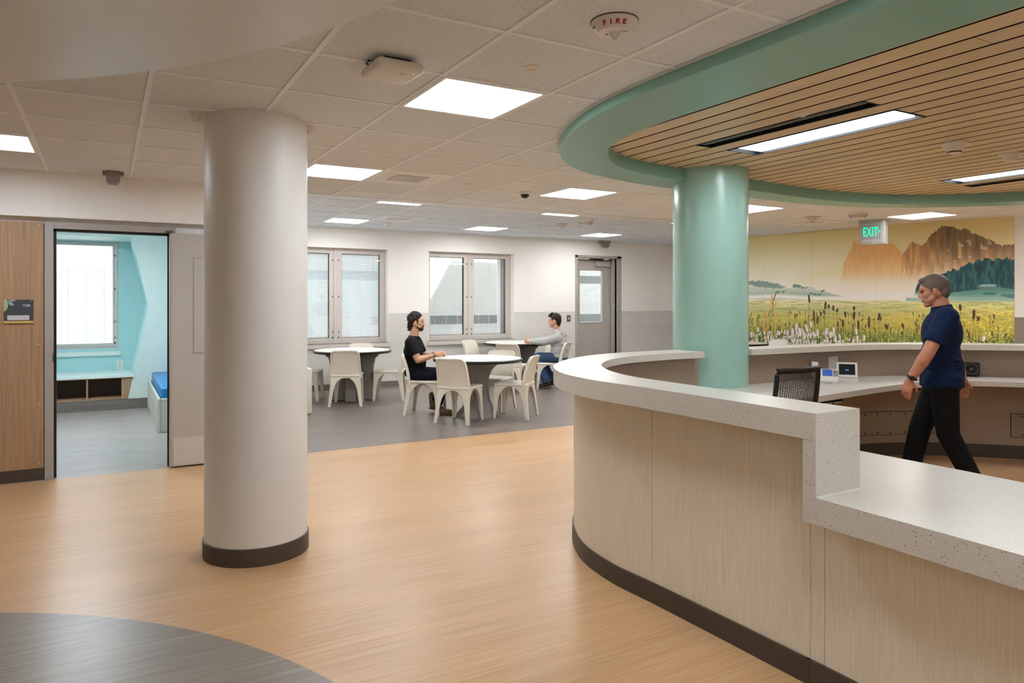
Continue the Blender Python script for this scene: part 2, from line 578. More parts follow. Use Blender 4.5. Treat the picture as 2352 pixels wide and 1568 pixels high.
def cr(P, n=8, closed=False):
    """Catmull-Rom curve through points"""
    P = [Vector(p) for p in P]
    out = []
    N = len(P)
    for i in range(N if closed else N - 1):
        if closed:
            p0, p1, p2, p3 = P[(i - 1) % N], P[i], P[(i + 1) % N], P[(i + 2) % N]
        else:
            p0, p1, p2, p3 = P[max(i - 1, 0)], P[i], P[i + 1], P[min(i + 2, N - 1)]
        for k in range(n):
            t = k / n
            out.append(0.5 * ((2 * p1) + (p2 - p0) * t + (2 * p0 - 5 * p1 + 4 * p2 - p3) * t * t + (3 * p1 - p0 - 3 * p2 + p3) * t ** 3))
    if not closed:
        out.append(P[-1])
    return out
def inside(x, y, poly):
    c = False
    n = len(poly)
    for i in range(n):
        x1, y1 = poly[i][0], poly[i][1]; x2, y2 = poly[(i + 1) % n][0], poly[(i + 1) % n][1]
        if (y1 > y) != (y2 > y) and x < (x2 - x1) * (y - y1) / (y2 - y1) + x1:
            c = not c
    return c

# ================================================================ SETTING
ZN, ZF = 2.581, 2.735          # ceilings over the corridor and over the dayroom
YB = 11.7                      # window wall
def plane_poly(name, pts, z, mat, up=True):
    b = MB()
    vs = [b.bm.verts.new((p[0], p[1], z)) for p in pts]
    b._face(vs)
    return struct(b.build(name, mat))
def slab(name, x0, x1, y0, y1, z0, z1, mat):
    return struct(MB().box(x0, x1, y0, y1, z0, z1).build(name, mat))

slab('floor', -8.6, 12.0, -4.5, 6.985, -0.1, 0.0, M['floor_wood'])
slab('floor_dayroom', 1.5, 12.0, 6.985, 12.0, -0.1, 0.0, M['floor_grey'])
slab('floor_bedroom', -2.2, 1.5, 6.985, 12.0, -0.1, 0.0, M['floor_bed'])
struct(MB().lathe([(2.683, 0.0), (2.683, 0.0015), (0, 0.0015)], -1.714, 1.76, 160).build('floor_inlay', M['floor_inlay']))

# walls with openings, cut into blocks round each opening
def wall_y(name, y0, y1, x0, x1, z0, z1, openings, mats, zsplit=None):
    b = MB()
    xs = sorted(set([x0, x1] + [o[0] for o in openings] + [o[1] for o in openings]))
    zs = sorted(set([z0, z1] + [o[2] for o in openings] + [o[3] for o in openings] + ([zsplit] if zsplit else [])))
    for i in range(len(xs) - 1):
        for k in range(len(zs) - 1):
            cx, cz = (xs[i] + xs[i + 1]) / 2, (zs[k] + zs[k + 1]) / 2
            if any(o[0] < cx < o[1] and o[2] < cz < o[3] for o in openings):
                continue
            b.mi = 1 if zsplit and cz < zsplit else 0
            b.box(xs[i], xs[i + 1], y0, y1, zs[k], zs[k + 1])
    return struct(b.build(name, mats))
W1 = (2.54, 4.32, 0.77, 2.40)
W2 = (5.09, 6.87, 0.77, 2.40)
DB = (8.356, 9.358, 0.0, 2.38)
wall_y('wall_back', YB, YB + 0.28, 1.5, 11.2, 0, 2.9, [W1, W2, DB], [M['wall_white'], M['wainscot']], 1.283)
for k, w in enumerate((W1, W2)):
    b = MB()
    b.box(w[0] - 0.001, w[0] + 0.004, YB - 0.002, YB + 0.12, w[2], w[3]); b.box(w[1] - 0.004, w[1] + 0.001, YB - 0.002, YB + 0.12, w[2], w[3])
    b.box(w[0], w[1], YB - 0.002, YB + 0.12, w[3] - 0.004, w[3] + 0.001)
    struct(b.build('trim_%d' % (k + 1), M['wall_white']))
b = MB()
for x0, x1 in ((1.5, 8.30), (9.474, 11.1)):
    b.box(x0, x1, YB - 0.008, YB + 0.01, 0, 0.10)
struct(b.build('baseboard_back', M['base_taupe']))
# wall on the dayroom's far right: bends to the mural wall
RW = [(10.97, 11.98), (10.83, 9.95), (10.84, 9.56), (11.421, 5.254), (11.95, 1.4), (12.0, -4.5)]
RO = [(12.3, 11.98), (12.3, 9.95), (12.3, 9.56), (12.3, 5.254), (12.3, 1.4), (12.3, -4.5)]
b = MB(); b.mi = 1; b.strip(RW, RO, 0, 1.262); b.mi = 0; b.strip(RW, RO, 1.262, 2.9)
struct(b.build('wall_right', [M['wall_white'], M['wainscot']]))
b = MB(); b.strip([(p[0] - 0.008, p[1]) for p in RW], RW, 0, 0.1); struct(b.build('baseboard_right', M['base_taupe']))
slab('wall_dayroom_left', 1.38, 1.5, 7.07, 11.98, 0, 2.9, M['wall_white'])
slab('wall_left', -8.7, -8.6, -4.5, 7.2, 0, 2.9, M['wall_white'])
slab('wall_rear', -8.6, 12.3, -4.6, -4.5, 0, 2.9, M['wall_white'])
slab('roof', -9, 13, -5.5, 12.02, 2.95, 3.05, M['ceil_paint'])

# near ceiling, with the opening of the oval canopy left free
RING_O = [(2.33, -1.0), (2.325, 0.5), (2.325, 1.8), (2.318, 2.45), (2.335, 2.95), (2.40, 3.3), (2.52, 3.65), (2.69, 3.98), (3.0, 4.34), (3.38, 4.58), (3.95, 4.76), (4.52, 4.84), (5.5, 4.89), (6.54, 4.93), (7.3, 4.77), (7.76, 4.54), (8.27, 4.13), (8.57, 3.82), (8.9, 3.2), (9.02, 2.2), (9.02, 0.5), (9.0, -1.0), (8.3, -2.6), (5.6, -3.1), (3.2, -2.5), (2.45, -1.7)]
RING_I = [(2.78, -1.0), (2.78, 0.5), (2.78, 1.9), (2.782, 2.45), (2.785, 2.9), (2.81, 3.3), (2.88, 3.6), (2.99, 3.83), (3.27, 4.14), (3.58, 4.32), (3.98, 4.42), (4.5, 4.48), (5.14, 4.55), (6.2, 4.63), (7.0, 4.55), (7.52, 4.34), (7.97, 3.98), (8.23, 3.69), (8.5, 3.1), (8.57, 2.2), (8.57, 0.5), (8.55, -1.0), (7.9, -2.2), (5.6, -2.65), (3.45, -2.15), (2.88, -1.5)]
ro = [(p.x, p.y) for p in cr([(x, y, 0) for x, y in RING_O], 8, True)]
ri = [(p.x, p.y) for p in cr([(x, y, 0) for x, y in RING_I], 8, True)]
rm = [((a[0] + b_[0]) / 2, (a[1] + b_[1]) / 2) for a, b_ in zip(ro, ri)]
EDGE = [(10.05, -4.5), (10.05, 3.0), (9.86, 4.54), (9.6, 5.6), (9.1, 6.2), (7.95, 7.1), (1.5, 7.1)]
near_poly = [(-8.6, -4.5)] + EDGE + [(1.5, 7.07), (-8.6, 7.07)]
b = MB()
for loop in (near_poly, rm):
    vs = [b.bm.verts.new((p[0], p[1], ZN)) for p in loop]
    for i in range(len(vs)):
        b.bm.edges.new((vs[i], vs[(i + 1) % len(vs)]))
bmesh.ops.triangle_fill(b.bm, edges=list(b.bm.edges), use_beauty=True)
for f in list(b.bm.faces):
    c = f.calc_center_median()
    if inside(c.x, c.y, rm):
        b.bm.faces.remove(f)
struct(b.build('ceiling', M['tile']))
# painted bulkhead where the ceiling steps up
outer = [(10.3, -4.5), (10.3, 3.05), (10.1, 4.6), (9.8, 5.72), (9.22, 6.36), (8.02, 7.29), (1.5, 7.29)]
b = MB(); b.strip(EDGE, outer, ZN - 0.004, 2.95)
struct(b.build('ceiling_bulkhead', M['ceil_paint']))
plane_poly('ceiling_dayroom', [(1.5, 3.0), (12.2, 3.0), (12.2, 12.0), (1.5, 12.0)], ZF, M['tile'])
plane_poly('ceiling_side', [(10.2, -4.5), (12.2, -4.5), (12.2, 3.0), (10.2, 3.0)], ZF, M['tile'])
plane_poly('ceiling_bedroom', [(-2.2, 7.1), (1.5, 7.1), (1.5, 12.0), (-2.2, 12.0)], 2.62, M['ceil_paint'])

# exposed tee grids, 0.61 m square
GX, GY, T_ = 1.4094, 4.2855, 0.61
def grid_bars(name, z, gx, gy, x0, x1, y0, y1, ok):
    b = MB()
    step = T_ / 8
    def run(horizontal, c, a0, a1):
        s = None
        n = int((a1 - a0) / step)
        for k in range(n + 2):
            a = a0 + k * step
            good = k <= n and (ok(a + step / 2, c) if horizontal else ok(c, a + step / 2))
            if good and s is None:
                s = a
            if not good and s is not None:
                if horizontal: b.box(s, a, c - 0.0115, c + 0.0115, z - 0.0055, z)
                else: b.box(c - 0.012, c + 0.012, s, a, z - 0.006, z)
                s = None
    i = math.ceil((x0 - gx) / T_)
    while gx + i * T_ < x1:
        run(False, gx + i * T_, y0, y1); i += 1
    j = math.ceil((y0 - gy) / T_)
    while gy + j * T_ < y1:
        run(True, gy + j * T_, x0, x1); j += 1
    return struct(b.build(name, M['tee']))
DISC = (-1.791, 1.137, 2.626)
def near_ok(x, y):
    if not inside(x, y, near_poly) or inside(x, y, rm): return False
    if x < 1.5 and y > 6.96: return False
    return (x - DISC[0]) ** 2 + (y - DISC[1]) ** 2 > (DISC[2] - 0.15) ** 2
grid_bars('ceiling_grid', ZN, GX, GY, -8.6, 10.05, -4.4, 7.1, near_ok)
opoly = [(p[0], p[1]) for p in outer]
def far_ok(x, y):
    return x < 10.75 + (9.57 - min(y, 9.57)) * 0.13 and not inside(x, y, [(-5.2, -4.5)] + opoly)
grid_bars('ceiling_grid_dayroom', ZF, 1.714, 10.30, 1.5, 11.9, 4.0, YB, far_ok)
# round white soffit overhead
struct(MB().lathe([(0, 2.35), (DISC[2] - 0.004, 2.35), (DISC[2], 2.354), (DISC[2], ZN)], DISC[0], DISC[1], 200).build('ceiling_soffit', M['disc_paint'], smooth=True))

# ---------------------------------------------------------------- door wall on the left, bedroom
wall_y('wall_door', 7.07, 7.22, -8.6, 1.5, 0, 2.65, [(-0.385, 0.505, 0, 2.11)], [M['wall_white']])
slab('wall_soffit', -8.6, 1.5, 6.97, 7.07, 2.20, ZN, M['wall_white'])
b = MB()
b.box(-0.450, -0.385, 7.015, 7.22, 0, 2.16); b.box(0.505, 0.556, 7.015, 7.22, 0, 2.16); b.box(-0.385, 0.505, 7.015, 7.22, 2.11, 2.16)
d1 = struct(b.build('door_1', M['frame'])); bevel(d1, 0.003)
b = MB()
b.box(-0.386, -0.366, 7.05, 7.075, 0, 2.11); b.box(0.490, 0.506, 7.05, 7.075, 0, 2.11); b.box(-0.386, 0.506, 7.05, 7.075, 2.088, 2.11)
b.build('gasket', M['black_plastic'], d1)
MB().box(-0.392, -0.384, 7.008, 7.03, 0.98, 1.06).build('strike_plate', M['lock'], d1)
# leaf folded back flat against the wall
lf = MB().box(0.506, 1.40, 6.935, 6.98, 0.012, 2.107).build('door_leaf', M['door'], d1)
bevel(lf, 0.002)
b = MB()
b.box(0.700, 0.716, 6.927, 6.936, 1.03, 1.91); b.box(1.18, 1.196, 6.927, 6.936, 1.03, 1.91)
b.box(0.716, 1.18, 6.927, 6.936, 1.03, 1.046); b.box(0.716, 1.18, 6.927, 6.936, 1.894, 1.91)
b.build('vision_frame', M['door'], lf)
kp = MB().box(0.528, 1.38, 6.932, 6.9355, 0.02, 0.268).build('kick_plate', M['steel_dull'], lf)
b = MB()
for x in (0.54, 0.74, 0.94, 1.14, 1.34):
    for z in (0.034, 0.254):
        b.ell((x, 6.932, z), (0.006, 0.003, 0.006), n=8, m=6)
b.build('plate_screws', M['steel'], lf)
MB().box(0.4995, 0.507, 6.93, 6.985, 0.02, 2.10).build('hinge', M['steel'], lf)
MB().box(0.47, 0.53, 6.95, 7.016, 2.112, 2.128).build('pivot', M['lock'], d1)
# wood panelling
pw = struct(MB().box(-8.6, -0.456, 7.02, 7.07, 0.098, 2.157).build('wall_panelling', M['panel_wood']))
bevel(pw, 0.002)
for z in (2.129, 1.633, 1.134, 0.638, 0.139):
    for x in (-0.49, -1.6):
        MB().ell((x, 7.02, z), (0.007, 0.004, 0.007), n=10, m=6).build('screw', M['steel'], pw)
slab('baseboard_left', -8.6, -0.452, 7.012, 7.07, 0, 0.098, M['base_dark'])
# bedroom shell
NP = [(0.33, 2.38), (0.532, 1.442), (0.335, 0.46), (0.271, 0.143)]
b = MB()
def yprism(b, pts, y0, y1):
    a = [b.bm.verts.new((p[0], y0, p[1])) for p in pts]; c = [b.bm.verts.new((p[0], y1, p[1])) for p in pts]
    b._face(a); b._face(c[::-1])
    for i in range(len(pts)):
        k = (i + 1) % len(pts)
        b._face([a[k], a[i], c[i], c[k]])
yprism(b, [(0.33, 2.62), NP[0], NP[1], NP[2], NP[3], (0.271, 0.0), (1.38, 0.0), (1.38, 2.62)], 11.05, 11.9)
b.box(-2.2, 0.33, 11.05, 11.9, 2.38, 2.62)
struct(b.build('wall_bedroom_front', M['mint_wall']))
b = MB(); e = 0.012
for p, q in zip(NP[:2], NP[1:3]):
    yprism(b, [p, q, (q[0] - e, q[1]), (p[0] - e, p[1])], 11.044, 11.9)
struct(b.build('trim_3', M['mint_edge']))
BW = (-1.35, 0.165, 0.80, 2.365)
wall_y('wall_bedroom_back', 11.9, 11.98, -2.2, 1.38, 0, 2.62, [BW], [M['mint_niche']])
slab('wall_bedroom_left', -2.3, -2.2, 7.2, 11.98, 0, 2.62, M['mint_wall'])
slab('wall_bedroom_right', 1.36, 1.39, 7.22, 11.05, 0, 2.62, M['mint_wall'])
slab('wall_bedroom_door', -2.2, -0.46, 7.22, 7.24, 0, 2.62, M['mint_wall'])
b = MB(); b.box(-2.2, 0.271, 11.045, 11.06, 0, 0.142); b.box(0.271, 0.512, 11.04, 11.052, 0, 0.142)
struct(b.build('baseboard_bedroom', M['floor_grey']))

def ring(b, x0, x1, z0, z1, w, y0, y1):
    b.box(x0, x0 + w, y0, y1, z0, z1); b.box(x1 - w, x1, y0, y1, z0, z1)
    b.box(x0 + w, x1 - w, y0, y1, z0, z0 + w); b.box(x0 + w, x1 - w, y0, y1, z1 - w, z1)
def lockset(x, y, z, parent, mat, rz=0.017):
    return MB().ell((x, y, z), (0.010, 0.006, rz), n=10, m=6).build('lock', mat, parent)
def window(name, o, y, blind, glass_x):
    x0, x1, z0, z1 = o
    b = MB(); ring(b, x0, x1, z0, z1, 0.018, y, y + 0.09)
    xm = (x0 + x1) / 2 - 0.015
    b.box(xm - 0.022, xm + 0.022, y - 0.004, y + 0.08, z0, z1)
    f = struct(b.build(name, M['win_frame'])); bevel(f, 0.003)
    for (a, c), inner in zip(glass_x, (1, 0)):
        s = MB(); sx0 = x0 + 0.018 if inner else xm + 0.022; sx1 = xm - 0.022 if inner else x1 - 0.018
        z0_, z1_ = z0 + 0.018, z1 - 0.012
        s.box(sx0, a, y + 0.008, y + 0.075, z0_, z1_); s.box(c, sx1, y + 0.008, y + 0.075, z0_, z1_)
        s.box(a, c, y + 0.008, y + 0.075, z0_, 0.868); s.box(a, c, y + 0.008, y + 0.075, 2.305, z1_)
        so = s.build('sash', M['win_frame'], f); bevel(so, 0.006)
        p = MB().box(a - 0.005, c + 0.005, y + 0.026, y + 0.030, 0.862, 2.311).build('pane', M['glass'], so)
        sp = MB(); ring(sp, a - 0.001, c + 0.001, 0.867, 2.306, 0.008, y + 0.031, y + 0.075)
        sp.build('spacer', M['dot'], so)
        cd = MB()
        nc = 3
        for k in range(nc):
            cx = a + (c - a) * (0.17 + 0.33 * k)
            cd.box(cx - 0.003, cx + 0.003, y + 0.046, y + 0.050, 0.87, 2.30)
        cd.build('blind_cord', M['cord'], so)
        if blind:
            bl = MB(); z = 0.885
            while z < 2.30:
                M4 = Matrix.Translation((0, y + 0.055, z)) @ Matrix.Rotation(R(34), 4, 'X')
                bl.box(a + 0.012, c - 0.004, -0.0075, 0.0075, -0.0003, 0.0003, M4)
                z += 0.0135
            bl.build('blind', M['blind'], so)
        xl = (c + 0.055) if inner else (a - 0.052)
        for z, mt in ((2.19, M['lock']), (1.57, M['lock']), (0.97, M['lock']), (0.875, M['dot'])):
            lockset(xl, y + 0.006, z, so, mt)
    return f
window('window_1', W1, YB + 0.12, True, [(2.625, 3.315), (3.528, 4.214)])
window('window_2', W2, YB + 0.12, False, [(5.175, 5.861), (6.069, 6.755)])
for k, w in enumerate((W1, W2)):
    bevel(struct(MB().box(w[0] - 0.03, w[1] + 0.02, YB - 0.04, YB + 0.14, 0.70, 0.77).build('trim_%d' % (k + 4), M['win_frame'])), 0.004)
# side shade of the right-hand clear window: half drawn metal track outside
MB().box(6.60, 6.66, 11.86, 11.88, 0.87, 2.31).build('shade_track', M['cord'], bpy.data.objects['window_2'])
MB().box(6.66, 6.74, 11.87, 11.88, 0.87, 2.31).build('outer_reveal', M['frame'], bpy.data.objects['window_2'])

# bedroom window
b = MB(); ring(b, BW[0], BW[1], BW[2], BW[3], 0.028, 11.91, 11.99)
w3 = struct(b.build('window_3', M['win_frame'])); bevel(w3, 0.003)
b = MB(); ring(b, BW[0] + 0.03, BW[1] - 0.03, BW[2] + 0.03, BW[3] - 0.012, 0.045, 11.905, 11.98)
s3 = b.build('sash', M['win_frame'], w3); bevel(s3, 0.005)
MB().box(-1.30, 0.10, 11.93, 11.934, 0.85, 2.32).build('pane', M['glass'], s3)
bl = MB(); z = 0.87
while z < 1.98:
    bl.box(-1.27, 0.085, -0.0075, 0.0075, -0.0003, 0.0003, Matrix.Translation((0, 11.955, z)) @ Matrix.Rotation(R(28), 4, 'X'))
    z += 0.0135
bl.build('blind', M['blind'], s3)
b = MB()
for cx in (-0.475, -0.245, -0.02, -0.72):
    b.box(cx - 0.002, cx + 0.002, 11.945, 11.948, 0.85, 1.99)
b.build('blind_cord', M['cord'], s3)
for z, mt in ((2.17, M['lock']), (1.68, M['lock']), (1.19, M['lock']), (0.955, M['lock']), (0.875, M['dot'])):
    lockset(0.122, 11.905, z, s3, mt)
bevel(struct(MB().box(BW[0] - 0.02, BW[1] + 0.03, 11.85, 11.93, 0.695, 0.755).build('trim_6', M['bench_top'])), 0.004)

# back door with frame, window and closer
b = MB()
b.box(8.302, 8.356, YB - 0.02, YB + 0.26, 0, 2.43); b.box(9.358, 9.474, YB - 0.02, YB + 0.06, 0, 2.43); b.box(9.358, 9.40, YB + 0.06, YB + 0.26, 0, 2.43)
b.box(8.302, 9.474, YB - 0.02, YB + 0.26, 2.378, 2.43)
b.box(9.318, 9.358, YB + 0.06, YB + 0.14, 0, 2.378)
d2 = struct(b.build('door_2', M['frame'])); bevel(d2, 0.004)
b = MB()
y0, y1 = 11.88, 11.93
b.box(8.36, 8.539, y0, y1, 0.01, 2.37); b.box(9.121, 9.357, y0, y1, 0.01, 2.37)
b.box(8.539, 9.121, y0, y1, 0.01, 1.06); b.box(8.539, 9.121, y0, y1, 2.13, 2.37)
l2 = b.build('door_leaf', M['door'], d2)
MB().box(8.535, 9.125, 11.90, 11.906, 1.055, 2.135).build('pane', M['glass'], l2)
b = MB(); ring(b, 8.517, 9.143, 1.035, 2.155, 0.024, 11.87, 11.885)
bevel(b.build('glazing_bead', M['door'], l2), 0.004)
bevel(MB().box(8.93, 9.29, 11.82, 11.88, 2.215, 2.32).build('closer', M['door'], l2), 0.006)
MB().box(8.75, 9.10, 11.80, 11.82, 2.345, 2.37).build('closer_arm', M['black_plastic'], l2)
MB().ell((8.41, 11.87, 0.98), (0.018, 0.02, 0.022)).build('lock', M['steel'], l2)

# outside: block wall, ground and two unseen masses added to shade the wall
struct(MB().box(2.2, 18, 14.6, 14.9, -0.1, 5).build('exterior_wall', M['block']))
b = MB()
b.box(5.0, 18, 14.596, 14.6, 0.97, 1.164); b.box(2.2, 5.6, 14.596, 14.6, 1.94, 2.134); b.box(8.5, 18, 14.596, 14.6, 1.94, 2.134)
struct(b.build('exterior_course', M['block_dark']))
struct(MB().box(-8, 18, 11.98, 30, -0.2, -0.1).build('exterior_ground', M['ground']))
struct(MB().box(9.5, 16, 6.0, 12.0, 3.06, 6.9).build('added_shade_mass', M['block']))
struct(MB().box(1.0, 8.62, 8.0, 12.0, 3.06, 7.6).build('added_shade_block', M['block']))
# ================================================================ COLUMNS, CANOPY
col = thing('round_column', 'thick warm white round column standing free on the wood floor', 'column', (0.798, 4.429, 0))
MB().lathe([(0.296, 0.09), (0.296, ZN)], n=96).build('shaft', M['column_white'], col, smooth=True)
MB().lathe([(0.305, 0.0), (0.304, 0.098), (0.297, 0.102)], n=96).build('base_band', M['base_dark'], col, smooth=True)
gc = (4.604, 4.468)
tag(MB().lathe([(0.316, 0.0), (0.316, 2.64)], gc[0], gc[1], 96).build('green_column', M['mint_col'], smooth=True),
    'sea green round column rising through the curved desk', 'column')
ringo = MB()
ringo.strip(ro, ri, 2.52, 2.66, True)
ring_ob = bevel(ringo.build('canopy_ring', M['mint_ring'], smooth=True, auto=50), 0.004)
tag(ring_ob, 'sea green curved canopy ring framing the slatted wood ceiling', 'canopy')
b = MB(); b.strip([(p[0] - 0.02 if p[0] < 5 else p[0] + 0.02, p[1]) for p in ro], rm, 2.574, 2.579, True)
b.build('edge_trim', M['ceil_paint'], ring_ob)

can = thing('slatted_ceiling', 'maple slat ceiling panel with dark joints inside the green ring', 'ceiling panel', (5.6, 1.0, 2.62))
can['kind'] = 'thing'
PITCH, X0 = 0.163, 2.737
SLOTS = []      # (x0, x1, y0, y1) openings in the slats
for lx in (4.041, 6.812):
    SLOTS.append((lx, lx + 2 * PITCH, 2.48, 3.755))
    SLOTS.append((lx, lx + 2 * PITCH, -1.0, 0.275))
SLOTS += [(3.715, 3.878, 2.46, 3.75), (7.301, 7.464, 2.50, 3.80)]
cnt = 0
rng = random.Random(4)
x = X0
while x < 8.7:
    xc = x + PITCH / 2
    ys = []
    n = len(rm)
    for i in range(n):
        (x1, y1), (x2, y2) = rm[i], rm[(i + 1) % n]
        if (x1 > xc) != (x2 > xc):
            ys.append(y1 + (y2 - y1) * (xc - x1) / (x2 - x1))
    if len(ys) >= 2:
        spans = [(min(ys), max(ys))]
        for s in SLOTS:
            if s[0] - 0.01 < xc < s[1] + 0.01:
                new = []
                for a, c in spans:
                    if s[2] > a and s[3] < c:
                        new += [(a, s[2]), (s[3], c)]
                    else:
                        new.append((a, c))
                spans = new
        for a, c in spans:
            # boards butt end to end, with fine joints
            y = a; off = rng.uniform(1.2, 4.2)
            while y < c:
                y2 = min(c, y + off); off = 4.88
                if c - y2 < 0.5: y2 = c
                b = MB()
                b.box(x + 0.009 - 5.6, x + PITCH - 0.009 - 5.6, y - 1.0 + 0.0012, y2 - 1.0 - 0.0012, 0, 0.018)
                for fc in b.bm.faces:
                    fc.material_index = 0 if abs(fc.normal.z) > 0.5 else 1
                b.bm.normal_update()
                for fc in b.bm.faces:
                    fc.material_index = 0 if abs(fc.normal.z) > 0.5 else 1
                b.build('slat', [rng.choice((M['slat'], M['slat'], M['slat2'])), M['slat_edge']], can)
                y = y2
    x += PITCH
b = MB(); b.prism([(p[0] - 5.6, p[1] - 1.0) for p in rm], 0.075, 0.085)
b.build('backing', M['gap'], can)
# slot lights and air slots set in the slats
names = ['long slot light in the slat ceiling beside the air slot nearer the green column', 'long slot light in the slat ceiling near the photo\'s front edge', 'long slot light far along the slat ceiling, cut by the photo\'s side', 'long slot light in the slat ceiling, added outside the view']  # second and fourth are unseen, added to brighten the desk
for k, s in enumerate(SLOTS[:4]):
    cx, cy = (s[0] + s[1]) / 2, (s[2] + s[3]) / 2
    L = thing('slot_light', names[(0, 1, 2, 3)[k]], 'light', (cx, cy, 2.62), 0, 'slot lights in the slat ceiling')
    hx, hy = (s[1] - s[0]) / 2, (s[3] - s[2]) / 2
    b = MB(); w = 0.012
    b.box(-hx, -hx + w, -hy, hy, -0.004, 0.06); b.box(hx - w, hx, -hy, hy, -0.004, 0.06); b.box(-hx + w, hx - w, -hy, -hy + w, -0.004, 0.06); b.box(-hx + w, hx - w, hy - w, hy, -0.004, 0.06)
    b.box(-hx + w, hx - w, -hy + w, hy - w, 0.058, 0.07)
    b.build('housing', M['black'], L)
    b = MB(); b.box(-hx + 0.055, hx - 0.03, -hy + 0.06, hy - 0.06, 0.008, 0.03)
    b.build('diffuser', M['diffuser2'], L)
for k, s in enumerate(SLOTS[4:]):
    cx, cy = (s[0] + s[1]) / 2, (s[2] + s[3]) / 2
    hx, hy = (s[1] - s[0]) / 2, (s[3] - s[2]) / 2
    L = thing('air_slot', ('black linear air slot beside the slot light nearer the green column', 'black linear air slot far along the slat ceiling, beyond the farther slot light')[k], 'air vent', (cx, cy, 2.62), 0, 'linear air slots in the slat ceiling')
    b = MB(); w = 0.01
    b.box(-hx, -hx + w, -hy, hy, -0.002, 0.05); b.box(hx - w, hx, -hy, hy, -0.002, 0.05); b.box(-hx + w, hx - w, -hy, -hy + w, -0.002, 0.05); b.box(-hx + w, hx - w, hy - w, hy, -0.002, 0.05)
    b.box(-hx + w, hx - w, -hy + w, hy - w, 0.045, 0.055)
    b.build('housing', M['black'], L)
    b = MB(); b.box(-0.012, -0.004, -hy + 0.02, hy - 0.02, 0.004, 0.03); b.box(-0.045, -0.038, -hy + 0.02, hy - 0.02, 0.004, 0.03)
    b.build('blade', M['steel'], L)

# ================================================================ CEILING FIXTURES
def light_panel(x, y, z, label, group, dm='diffuser'):
    L = thing('ceiling_light', label, 'light', (x, y, z), 0, group)
    h = 0.297
    b = MB()
    w = 0.022
    b.box(-h, -h + w, -h, h, -0.009, 0); b.box(h - w, h, -h, h, -0.009, 0); b.box(-h + w, h - w, -h, -h + w, -0.009, 0); b.box(-h + w, h - w, h - w, h, -0.009, 0)
    b.build('frame', M['tee'], L)
    MB().box(-h + w, h - w, -h + w, h - w, -0.004, -0.001).build('diffuser', M[dm], L)
    return L
def cell(i, j): return (GX + (i + 0.5) * T_, GY + (j + 0.5) * T_)
g = 'square light panels in the corridor ceiling'
for (i, j), lb in {(0, -2): 'large bright square ceiling light nearest, beside the white wireless access point',
                   (-4, 2): 'square ceiling light cut by the photo edge, above the wood panelling',
                   (0, 2): 'square ceiling light touching the white air vent, partly behind the white column',
                   (4, 2): 'square ceiling light between the black dome camera and the green column',
                   (8, 2): 'square ceiling light peeking out beside the green column, beyond the canopy',
                   (12, 1): 'square ceiling light above the mural, beside the exit sign',
                   (0, -6): 'square ceiling light added over the near corridor, outside the view',  # from here on unseen panels, added to brighten the corridor
                   (-4, -11): 'square ceiling light added behind the viewpoint at left', (0, -11): 'square ceiling light behind the viewpoint',
                   (-12, -6): 'square ceiling light added far along the corridor, near the rear', (-8, -11): 'square ceiling light added in the rear corner of the corridor', (-12, -11): 'square ceiling light added at the far rear end of the corridor'}.items():
    cx, cy = cell(i, j)
    light_panel(cx, cy, ZN, lb, g, 'diffuser_day' if i >= 8 else 'diffuser')
g = 'square light panels in the dayroom ceiling'
FX, FY = 1.714 + 0.305, 10.30 + 0.305
for i, j, lb in ((2, 0, 'square dayroom light near the window wall above the round table by the white column'),
                 (6, 0, 'square dayroom light in front of the second window'),
                 (10, 0, 'square dayroom light in front of the grey back door'),
                 (2, -4, 'dayroom light seen as a thin sliver past the ceiling step, near the white column'),
                 (6, -4, 'dayroom light seen as a thin sliver past the ceiling step, near the green column'),
                 (10, -4, 'dayroom light hidden beyond the ceiling step')):
    light_panel(FX + i * T_, FY + j * T_, ZF, lb, g, 'diffuser_day')
light_panel(10.78, 3.3, ZF, 'square light added beyond the canopy along the mural wall, out of view', 'square light panels in the dayroom ceiling', 'diffuser_day')  # unseen panel added to brighten the mural wall
light_panel(-0.2, 9.2, 2.62, 'square ceiling light added unseen to brighten the mint bedroom', 'added bedroom light', 'fill_bed')  # unseen panel, added as fill for the bedroom
for x, y, lb in ((10.05, 11.15, 'small round downlight near the grey back door'), (10.10, 8.78, 'small round downlight between the green column and mural')):
    D = thing('downlight', lb, 'light', (x, y, ZF), 0, 'small round downlights')
    MB().lathe([(0.085, 0), (0.085, -0.006), (0.068, -0.004)], n=28).build('trim_ring', M['tee'], D)
    MB().lathe([(0.067, -0.001), (0.067, -0.003), (0, -0.003)], n=28).build('lamp', M['downlight'], D)

def smoke(x, y, z, label, r=0.052, h=0.05, slot=True, group='smoke detectors'):
    S = thing('smoke_detector', label, 'smoke detector', (x, y, z), 0, group)
    MB().lathe([(r * 1.15, 0), (r * 1.15, -h * 0.16), (r * 0.95, -h * 0.3), (r * 0.62, -h * 0.85), (r * 0.55, -h), (0, -h)], n=32).build('body', M['device'], S, smooth=True)
    if slot:
        MB().lathe([(r * 0.635, -h * 0.80), (r * 0.595, -h * 0.94)], n=32).build('vent_slot', M['dot'], S)
    return S
smoke(5.266, 2.80, 2.62, 'white cone smoke detector with a black slot on the slat ceiling', 0.075, 0.075)
smoke(6.033, 2.80, 2.62, 'white rounded sensor on the slat ceiling near the photo edge', 0.066, 0.055, False)
smoke(3.914, 10.634, ZF, 'white smoke detector above the first window, near the wall', 0.07, 0.05, False)
smoke(1.10, 4.378, ZN, 'white detector peeking out beside the top of the white column, toward the windows', 0.03, 0.05, False)
smoke(0.455, 4.39, ZN, 'white detector at the top of the white column, toward the bedroom door', 0.03, 0.05, False)
